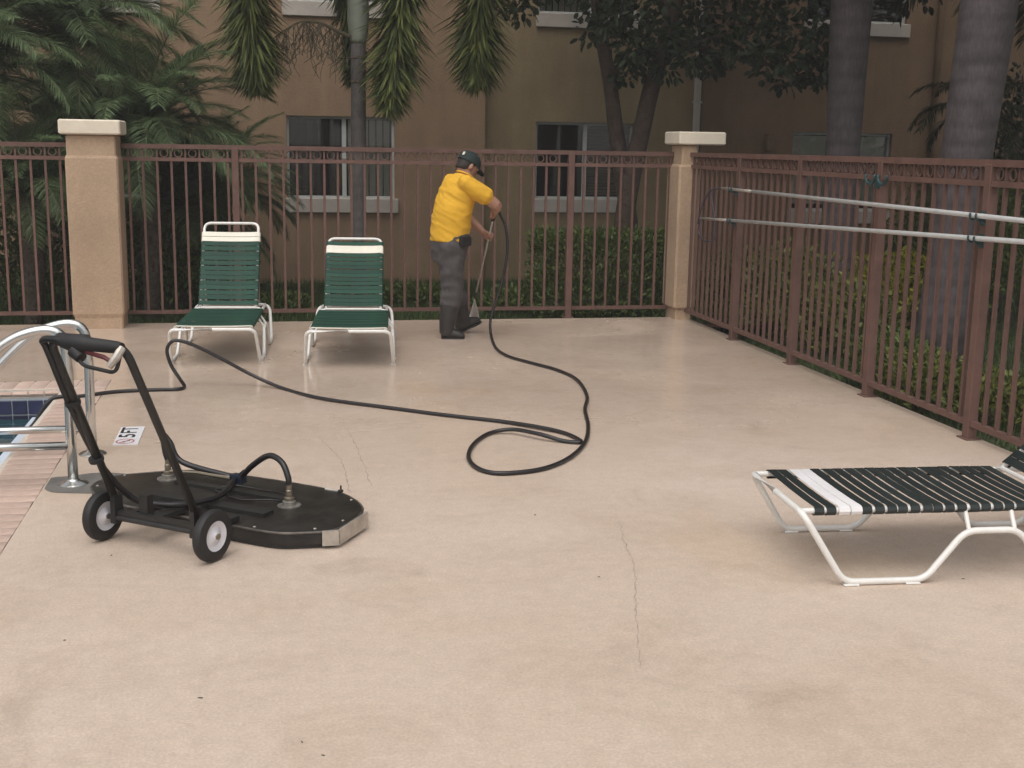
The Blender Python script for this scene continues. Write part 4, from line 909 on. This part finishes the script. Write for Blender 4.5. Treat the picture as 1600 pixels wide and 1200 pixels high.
# ================================================================== PERSON
O = gnd(712, 527); az = math.radians(11.5)+math.atan((712-800)/F_PX); er = V((math.cos(az), -math.sin(az), 0)); ea = V((math.sin(az), math.cos(az), 0))
def pp(px, py, d=0.0):
    q = ray(px, py); o = V((0, 0, EYE)); return o+q*(((O+ea*d)-o).dot(ea)/q.dot(ea))
fa = math.radians(32); FWD = er*math.cos(fa)+ea*math.sin(fa); RGT = FWD.cross(UP)
man = empty('person', O, label='person in yellow t-shirt, grey trousers and dark cap spraying the deck', cat='person')
def loft(b, secs, n=16):
    # secs: (center, half vector a, half vector b)
    return b.rings([[c_+A*math.cos(2*math.pi*j/n)+B*math.sin(2*math.pi*j/n) for j in range(n)] for c_, A, B in secs])
def limb(b, pts, rad, flat=1.0, n=12, ref=None):
    pts = [V(p) for p in pts]; secs = []; ref = ref or RGT
    for i, p in enumerate(pts):
        T = (pts[min(i+1, len(pts)-1)]-pts[max(i-1, 0)]).normalized(); A = (ref-T*ref.dot(T)); A = A.normalized() if A.length > .1 else T.orthogonal().normalized(); B = T.cross(A)
        secs.append((p, A*rad[i], B*rad[i]*flat))
    # rounded ends
    T0 = (pts[0]-pts[1]).normalized(); T1 = (pts[-1]-pts[-2]).normalized()
    c0, A0, B0 = secs[0]; c1, A1_, B1 = secs[-1]
    secs = [(c0+T0*rad[0]*.6, A0*.5, B0*.5)]+secs+[(c1+T1*rad[-1]*.6, A1_*.5, B1*.5)]
    return loft(b, secs, n)
def remesh(o, vox, it=3, fac=.5):
    m1 = o.modifiers.new('r', 'REMESH'); m1.mode = 'VOXEL'; m1.voxel_size = vox; m2 = o.modifiers.new('s', 'SMOOTH'); m2.iterations = it; m2.factor = fac
    dg = bpy.context.evaluated_depsgraph_get(); me = bpy.data.meshes.new_from_object(o.evaluated_get(dg)); o.modifiers.clear(); mt = o.data.materials[0] if o.data.materials else None
    o.data = me; me.materials.clear(); me.materials.append(mt); me.shade_smooth(); return o
def tor(px, py, d, w_, b_, lean=0.0): # torso ring
    c_ = pp(px, py, d); up_ = (UP+FWD*lean).normalized(); return (c_, RGT*w_, (FWD-up_*FWD.dot(up_)).normalized()*b_)
shR = pp(735, 290, -.15); shL = pp(709, 293, .14)
elR = pp(776, 321, -.10); haR = pp(770, 336, .13)
elL = pp(728, 338, .36); haL = pp(756, 369, .24)
wt = pp(773, 331, .12); wbm = pp(743, 461, .52); wax = (wbm-wt).normalized()
haL = wt+wax*((haL-wt).dot(wax)); haR = wt+wax*.035
neck = pp(727, 273, .02); head = pp(731, 259, .05)
hipR, hipL = pp(706, 385, -.09), pp(697, 385, .10)
hfR, tfR = gnd(690, 529), gnd(726, 529); hfL = gnd(716, 521); tfL0 = pp(750, 503, 0)
dL = (hfL-O).dot(ea); tfL = pp(751, 503, dL+.10); akR = hfR+(tfR-hfR)*.22+UP*.10; akL = hfL+(tfL-hfL)*.18+UP*.10
knR = pp(706, 455, -.06); knL = pp(711, 452, .17)
b = MB()
loft(b, [tor(702, 395, 0, .15, .11), tor(704, 372, 0, .17, .125), tor(706, 345, 0, .175, .14), tor(711, 315, .01, .185, .135, .2), tor(718, 292, .01, .185, .115, .4), tor(723, 280, .015, .12, .085, .5), tor(727, 273, .02, .06, .06, .5)], 20)
limb(b, [neck-UP*.03, neck+(head-neck)*.6, head-UP*.02], [.062, .057, .057])
hf = (FWD*.86-UP*.5).normalized(); hup = (UP*.86+FWD*.5).normalized()
loft(b, [(head+hup*z-hf*y0_, RGT*rx, hf*ry) for z, rx, ry, y0_ in ((-.125, .02, .03, -.06), (-.112, .042, .052, -.03), (-.075, .060, .080, -.01), (-.03, .070, .092, 0), (.02, .075, .098, 0), (.06, .072, .092, .003), (.09, .055, .07, .004), (.108, .025, .03, .004))], 18)
limb(b, [head+hf*.088+hup*.008, head+hf*.106-hup*.030, head+hf*.096-hup*.040], [.010, .015, .010], n=8)      # nose
for s in (-1, 1):
    loft(b, [(head+RGT*s*(.072+k*.010)-hf*.008-hup*.012, hup*.030*q, hf*.019*q) for k, q in ((0, .9), (1, 1), (1.8, .6))], 10)   # ears
limb(b, [head+hf*.080-hup*.066-RGT*.022, head+hf*.088-hup*.066, head+hf*.080-hup*.066+RGT*.022], [.007, .009, .007], n=8, ref=hf)   # lips
for s, sh, el, ha in ((1, shR, elR, haR), (-1, shL, elL, haL)):
    wr = ha+(el-ha).normalized()*.075
    limb(b, [sh, sh.lerp(el, .3), sh.lerp(el, .75), el], [.062, .060, .052, .047]); limb(b, [el, el.lerp(wr, .3), el.lerp(wr, .75), wr], [.046, .047, .036, .029])
    pd = (ha-wr).normalized(); sd_ = (wax-pd*wax.dot(pd)).normalized(); nd = pd.cross(sd_)
    pc = ha-pd*.018
    limb(b, [wr, wr.lerp(pc, .5), pc], [.029, .040, .042], .5, 12, sd_)
    for k in range(4):
        base = pc+sd_*(-.033+.022*k)+pd*.008; rr = .021; ln_ = (195, 235, 225, 175)[k]; cen_ = ha+sd_*(-.033+.022*k)
        pts = [cen_+(-pd*math.cos(math.radians(q))+nd*math.sin(math.radians(q))*(1))*(rr+.006) for q in range(35, ln_, 28)]
        limb(b, [base]+pts, [.0095]*(len(pts))+[.008], n=8)
    pts = [pc-sd_*.03*s*0+sd_*(-.040)-nd*.012, ha+sd_*-.045-nd*.026, ha+sd_*-.030-nd*.022+pd*.024]
    limb(b, pts, [.012, .011, .009], n=8)
for hip, kn, ak in ((hipR, knR, akR), (hipL, knL, akL)):
    limb(b, [hip, hip.lerp(kn, .5), kn, kn.lerp(ak, .4), ak], [.085, .075, .055, .046, .030])
for hf_, tf_, ak in ((hfR, tfR, akR), (hfL, tfL, akL)):
    limb(b, [hf_.lerp(tf_, .16)+UP*.045, hf_.lerp(tf_, .5)+UP*.038, tf_+UP*.03-(tf_-hf_).normalized()*.03], [.022, .026, .020]); limb(b, [ak, hf_.lerp(tf_, .2)+UP*.05], [.030, .026])
body = b.build('body', M['skin'], man); remesh(body, .0065, 3)
for s in (-1, 1): MB().lathe(head+hf*.083+RGT*s*.031+hup*.010, hf, [(.002, -.010), (.011, -.004), (.0125, .001), (.009, .006), (.002, .008)], 10).build('eye', M['eye'], man, 180)
# hair at the back below the cap
b = MB(); loft(b, [(head+hup*z-hf*o_, RGT*rx, hf*ry) for z, rx, ry, o_ in ((-.062, .050, .05, .045), (-.04, .067, .072, .028), (0, .079, .088, .014), (.04, .080, .094, .008), (.065, .07, .085, .006))], 18); hr_ = b.build('hair', M['hair'], man); remesh(hr_, .008, 2)
b = MB(); loft(b, [(head+hup*z-hf*.004, RGT*rx, hf*ry) for z, rx, ry in ((.018, .088, .112), (.045, .089, .112), (.075, .082, .102), (.102, .062, .078), (.118, .034, .042), (.123, .008, .01))], 22)
capo = b.build('cap', M['cap_cloth'], man, 60)
b = MB(); rows = []
for i in range(11):
    t_ = -1.15+2.3*i/10; inn = RGT*math.sin(t_)*.088+hf*math.cos(t_)*.110; outw = RGT*math.sin(t_)*.088+hf*(.105*math.cos(t_)+.078*math.cos(t_*1.25))-hup*.022*(1-.6*abs(t_))
    rows.append([head+hup*.022+inn*.97, head+hup*.022+outw+hup*(.006), head+hup*.018+outw, head+hup*.016+inn*.97])
b.rings(rows, True); b.build('bill', M['cap_cloth'], capo, 60)
MB().lathe(head+hup*.123-hf*.004, hup, [(.008, -.002), (.008, .004), (.003, .007)], 8).build('button', M['cap_cloth'], capo)
cb = head+hup*.060-hf*.108+RGT*.035
MB().obox(cb, RGT*.016, hf*.002, hup*.014).build('cap_emblem', M['strapw'], capo)
# t-shirt
b = MB()
loft(b, [tor(702, 377, 0, .192, .160), tor(703, 366, 0, .195, .163), tor(705, 345, 0, .197, .166), tor(708, 328, .0, .200, .164, .1), tor(712, 312, .01, .205, .158, .2), tor(718, 293, .01, .208, .138, .4), tor(722, 282, .015, .160, .110, .5), tor(726, 275, .02, .085, .082, .5)], 26)
for sh, el in ((shR, elR), (shL, elL)):
    q = sh.lerp(el, .60); limb(b, [sh-(el-sh)*.25, sh, sh.lerp(el, .3), q], [.070, .078, .082, .082], n=16)
sh_o = b.build('shirt', M['shirt'], man); remesh(sh_o, .009, 3)
for v in sh_o.data.vertices:      # cloth folds
    p = v.co; nn = v.normal; k = (p.z-.75); a1 = noise.noise(V((p.x*4+p.z*8, p.y*4-p.z*5, p.z*4))); a2 = noise.noise(V((p.x*10+p.z*14, p.y*10-p.z*11, p.z*6))); f1 = .008*(1-2.2*abs(a1))-.005+.0055*(1-2*abs(a2))-.003
    v.co = p+nn*f1
MB().tube([ (c_+A*math.cos(q)+B*math.sin(q)) for c_, A, B in (tor(726.5, 273.5, .02, .078, .076, .5),) for q in [2*math.pi*i/20 for i in range(20)]], .008, 6, closed=True).build('collar', M['shirt'], sh_o, 180)
# trousers
b = MB()
loft(b, [tor(701, 408, 0, .17, .125), tor(701, 394, 0, .19, .142), tor(702, 378, 0, .195, .152), tor(704, 364, 0, .185, .150)], 22)
def boot_top(kn, ak): return kn.lerp(ak, .42)
for hip, kn, ak in ((hipR, knR, akR), (hipL, knL, akL)):
    bt = boot_top(kn, ak); limb(b, [hip+UP*.03, hip.lerp(kn, .35), hip.lerp(kn, .75), kn, bt], [.110, .106, .096, .092, .089], n=16)
pa = b.build('trousers', M['pants'], man); remesh(pa, .010, 3)
for v in pa.data.vertices:
    p = v.co; a1 = noise.noise(V((p.x*6, p.y*6, p.z*9))); a2 = noise.noise(V((p.x*14+p.z*5, p.y*14, p.z*9))); v.co = p+v.normal*(.010*(1-2.2*abs(a1))-.004+.007*(1-2*abs(a2))-.003)
# rubber boots
for hf_, tf_, kn, ak in ((hfR, tfR, knR, akR), (hfL, tfL, knL, akL)):
    b = MB(); d = (tf_-hf_); dn = d.normalized(); bt = boot_top(kn, ak); upb = (RGT.cross(dn)); upb = upb if upb.z > 0 else -upb
    limb(b, [bt, bt.lerp(ak, .5), ak, hf_.lerp(tf_, .20)+upb*.055], [.083, .078, .066, .060], n=16)
    s_ = dn.cross(UP).normalized()
    loft(b, [(hf_+dn*t_*d.length+upb*h_*.5, s_*w_, upb*h_*.5) for t_, w_, h_ in ((-.02, .025, .06), (.05, .040, .11), (.25, .045, .13), (.5, .048, .105), (.75, .053, .080), (.93, .046, .06), (1.0, .025, .04))], 16)
    bo = b.build('boot', M['boot'], man); remesh(bo, .008, 3)
    MB().rings([[hf_+dn*t_*d.length+s_*w_*sg_+upb*z for sg_, z in ((-1, .001), (1, .001), (1, .014), (-1, .014))] for t_, w_ in ((-.02, .03), (.08, .044), (.35, .040), (.6, .050), (.85, .052), (.99, .03))]).build('sole', M['boot'], bo)
# belt pouch on the hip
pcn = tor(704, 371, 0, .19, .15); pq = pcn[0]+RGT*.19+FWD*.03-UP*.02
b = MB(); b.obox(pq, FWD*.06+RGT*-.010, RGT*.022, UP*.042); po_ = b.build('belt_pouch', M['belt'], man); bv = po_.modifiers.new('b', 'BEVEL'); bv.width = .012; bv.segments = 2
# wand, gun, spray and hose
wd_ = empty('spray_wand', wt, label='long thin pressure wand held by the person in yellow', cat='wand')
MB().tube([wt, wbm], .0085, 10).build('lance', M['alu'], wd_, 180)
MB().tube([wbm-wax*.03, wbm+wax*.035], [.013, .011], 10).build('nozzle', M['blackm'], wd_)
MB().tube([wt-wax*.045+er*.012, wt-wax*.01, wt+wax*.09], [.018, .022, .016], 12).build('gun_grip', M['rubber'], wd_, 40)
MB().tube(fillet([wt-wax*.02-ea*.02, wt-wax*.01-ea*.05+er*.01, wt+wax*.08-ea*.04, wt+wax*.08], .02, 3), .006, 6).build('trigger_guard', M['rubber'], wd_, 180)
# fan of spray made of many fine streaks
R = random.Random(3); b = MB(); g = gnd(741, 500); tip = wbm+wax*.036
for i in range(420):
    u = R.uniform(-1, 1); v_ = R.gauss(0, .25); e = g+er*u*.050+ea*v_*.10+UP*R.uniform(0, .015); k0 = R.uniform(0, .2); k1 = R.uniform(.7, 1.0)
    b.tube([tip.lerp(e, k0), tip.lerp(e, k1)], [.0012, .0045], 3)
b.build('water_spray', M['spray'], label='white fan of water spraying from the wand tip onto the deck', cat='spray', kind=STUFF)

# long black hose
pts = [V((-1.62, 8.1, -.23)), V((-1.50, 8.12, -.17)), V((-1.405, 8.14, -.03)), V((-1.34, 8.16, .012))]
pts += [gnd(px, py, .0125) for px, py in ((125, 619), (180, 612), (240, 609), (278, 608), (288, 604))]
y8 = 8.42
pts += [aty(px, py, y8+dy) for px, py, dy in ((281, 592, 0), (268, 572, .02), (261, 550, .03), (265, 537, .03), (276, 532, .03), (302, 539, .03), (345, 560, .03), (392, 585, .02))]
pts += [gnd(px, py, .0125) for px, py in ((440, 606), (500, 622), (600, 636), (700, 649), (780, 658))]
pts += [gnd(840, 667, .018), gnd(880, 676, .0125), gnd(903, 686, .0125), gnd(906, 691, .0125), gnd(880, 689, .0125), gnd(842, 678, .036), gnd(800, 671, .03)]
pts += [gnd(px, py, .0125) for px, py in ((765, 677), (741, 693), (732, 712), (741, 728), (765, 738), (800, 739), (850, 732), (890, 715))]
pts += [gnd(px, py, .0125) for px, py in ((914, 691), (919, 665), (914, 640), (917, 618), (901, 593), (870, 578), (830, 567), (795, 557), (776, 545), (768, 527))]
hz = gnd(768, 527)
ye = wt.y
for k, (px, py) in enumerate(((766, 505), (770, 485), (780, 455), (789, 420), (793, 385), (790, 355), (783, 338))): pts.append(aty(px, py, hz.y+(ye-hz.y)*(k+1)/7.5))
pts.append(wt-wax*.04+er*.012)
for p in pts[4:]: p.z = max(p.z, .0125)
MB().tube(spline(pts, 7), .0122, 10).build('pressure_hose', M['hose'], None, 180, label='long black rubber hose looping across the deck to the spray wand', cat='hose')

# small bits lying on the deck
for i, (px, py, L_) in enumerate(((313, 1091, .008), (472, 1160, .005), (505, 1181, .005), (836, 805, .006), (936, 902, .005), (101, 1001, .004), (1518, 687, .03), (461, 549, .02), (174, 868, .006), (1505, 905, .006))):
    p = gnd(px, py); a_ = rnd.uniform(0, 3.1); d = V((math.cos(a_), math.sin(a_), 0)); s_ = V((-d.y, d.x, 0)); L_ *= 1
    b = MB(); b.rings([[p+d*L_*u+s_*L_*w_*sg_+UP*z for sg_, z in ((-1, .001), (0, .0035), (1, .001))] for u, w_ in ((-1, .1), (-.4, .35), (.3, .3), (1, .05))]); b.build('leaf_scrap', M['debris'], None, label=['dark shrivelled leaf scrap low in the left foreground', 'small dark leaf scrap at the bottom edge, left one of two', 'small dark leaf scrap at the bottom edge, right one of two', 'tiny dark scrap on the deck below the hose loop', 'tiny dark scrap beside the crack in the middle of the deck', 'tiny dark scrap in the left foreground below the left wheel', 'brown leaf scrap at the foot of the right fence post', 'brown leaf scrap on the wet deck between the two green loungers', 'tiny dark scrap just behind the cleaner wheel', 'tiny pale scrap beneath the lounger at the right edge'][i], cat='leaf scrap', group='scraps on the deck')

# ================================================================== VEIL: thin haze added to lift dark tones like lens glare
hm = bpy.data.materials.new('glare_veil_haze'); hm.use_nodes = True; hn = hm.node_tree; hn.nodes.remove(hn.nodes['Principled BSDF'])
hv = hn.nodes.new('ShaderNodeVolumePrincipled'); hv.inputs['Color'].default_value = (.96, .93, .92, 1); hv.inputs['Density'].default_value = .0026; hv.inputs['Anisotropy'].default_value = 0
hn.links.new(hv.outputs[0], hn.nodes['Material Output'].inputs['Volume'])
MB().box((-405, -405, -2.8), (405, 605, 14.5)).build('haze', hm, kind=STUFF, label='faint haze added over the pool court to imitate lens veiling glare', cat='haze')
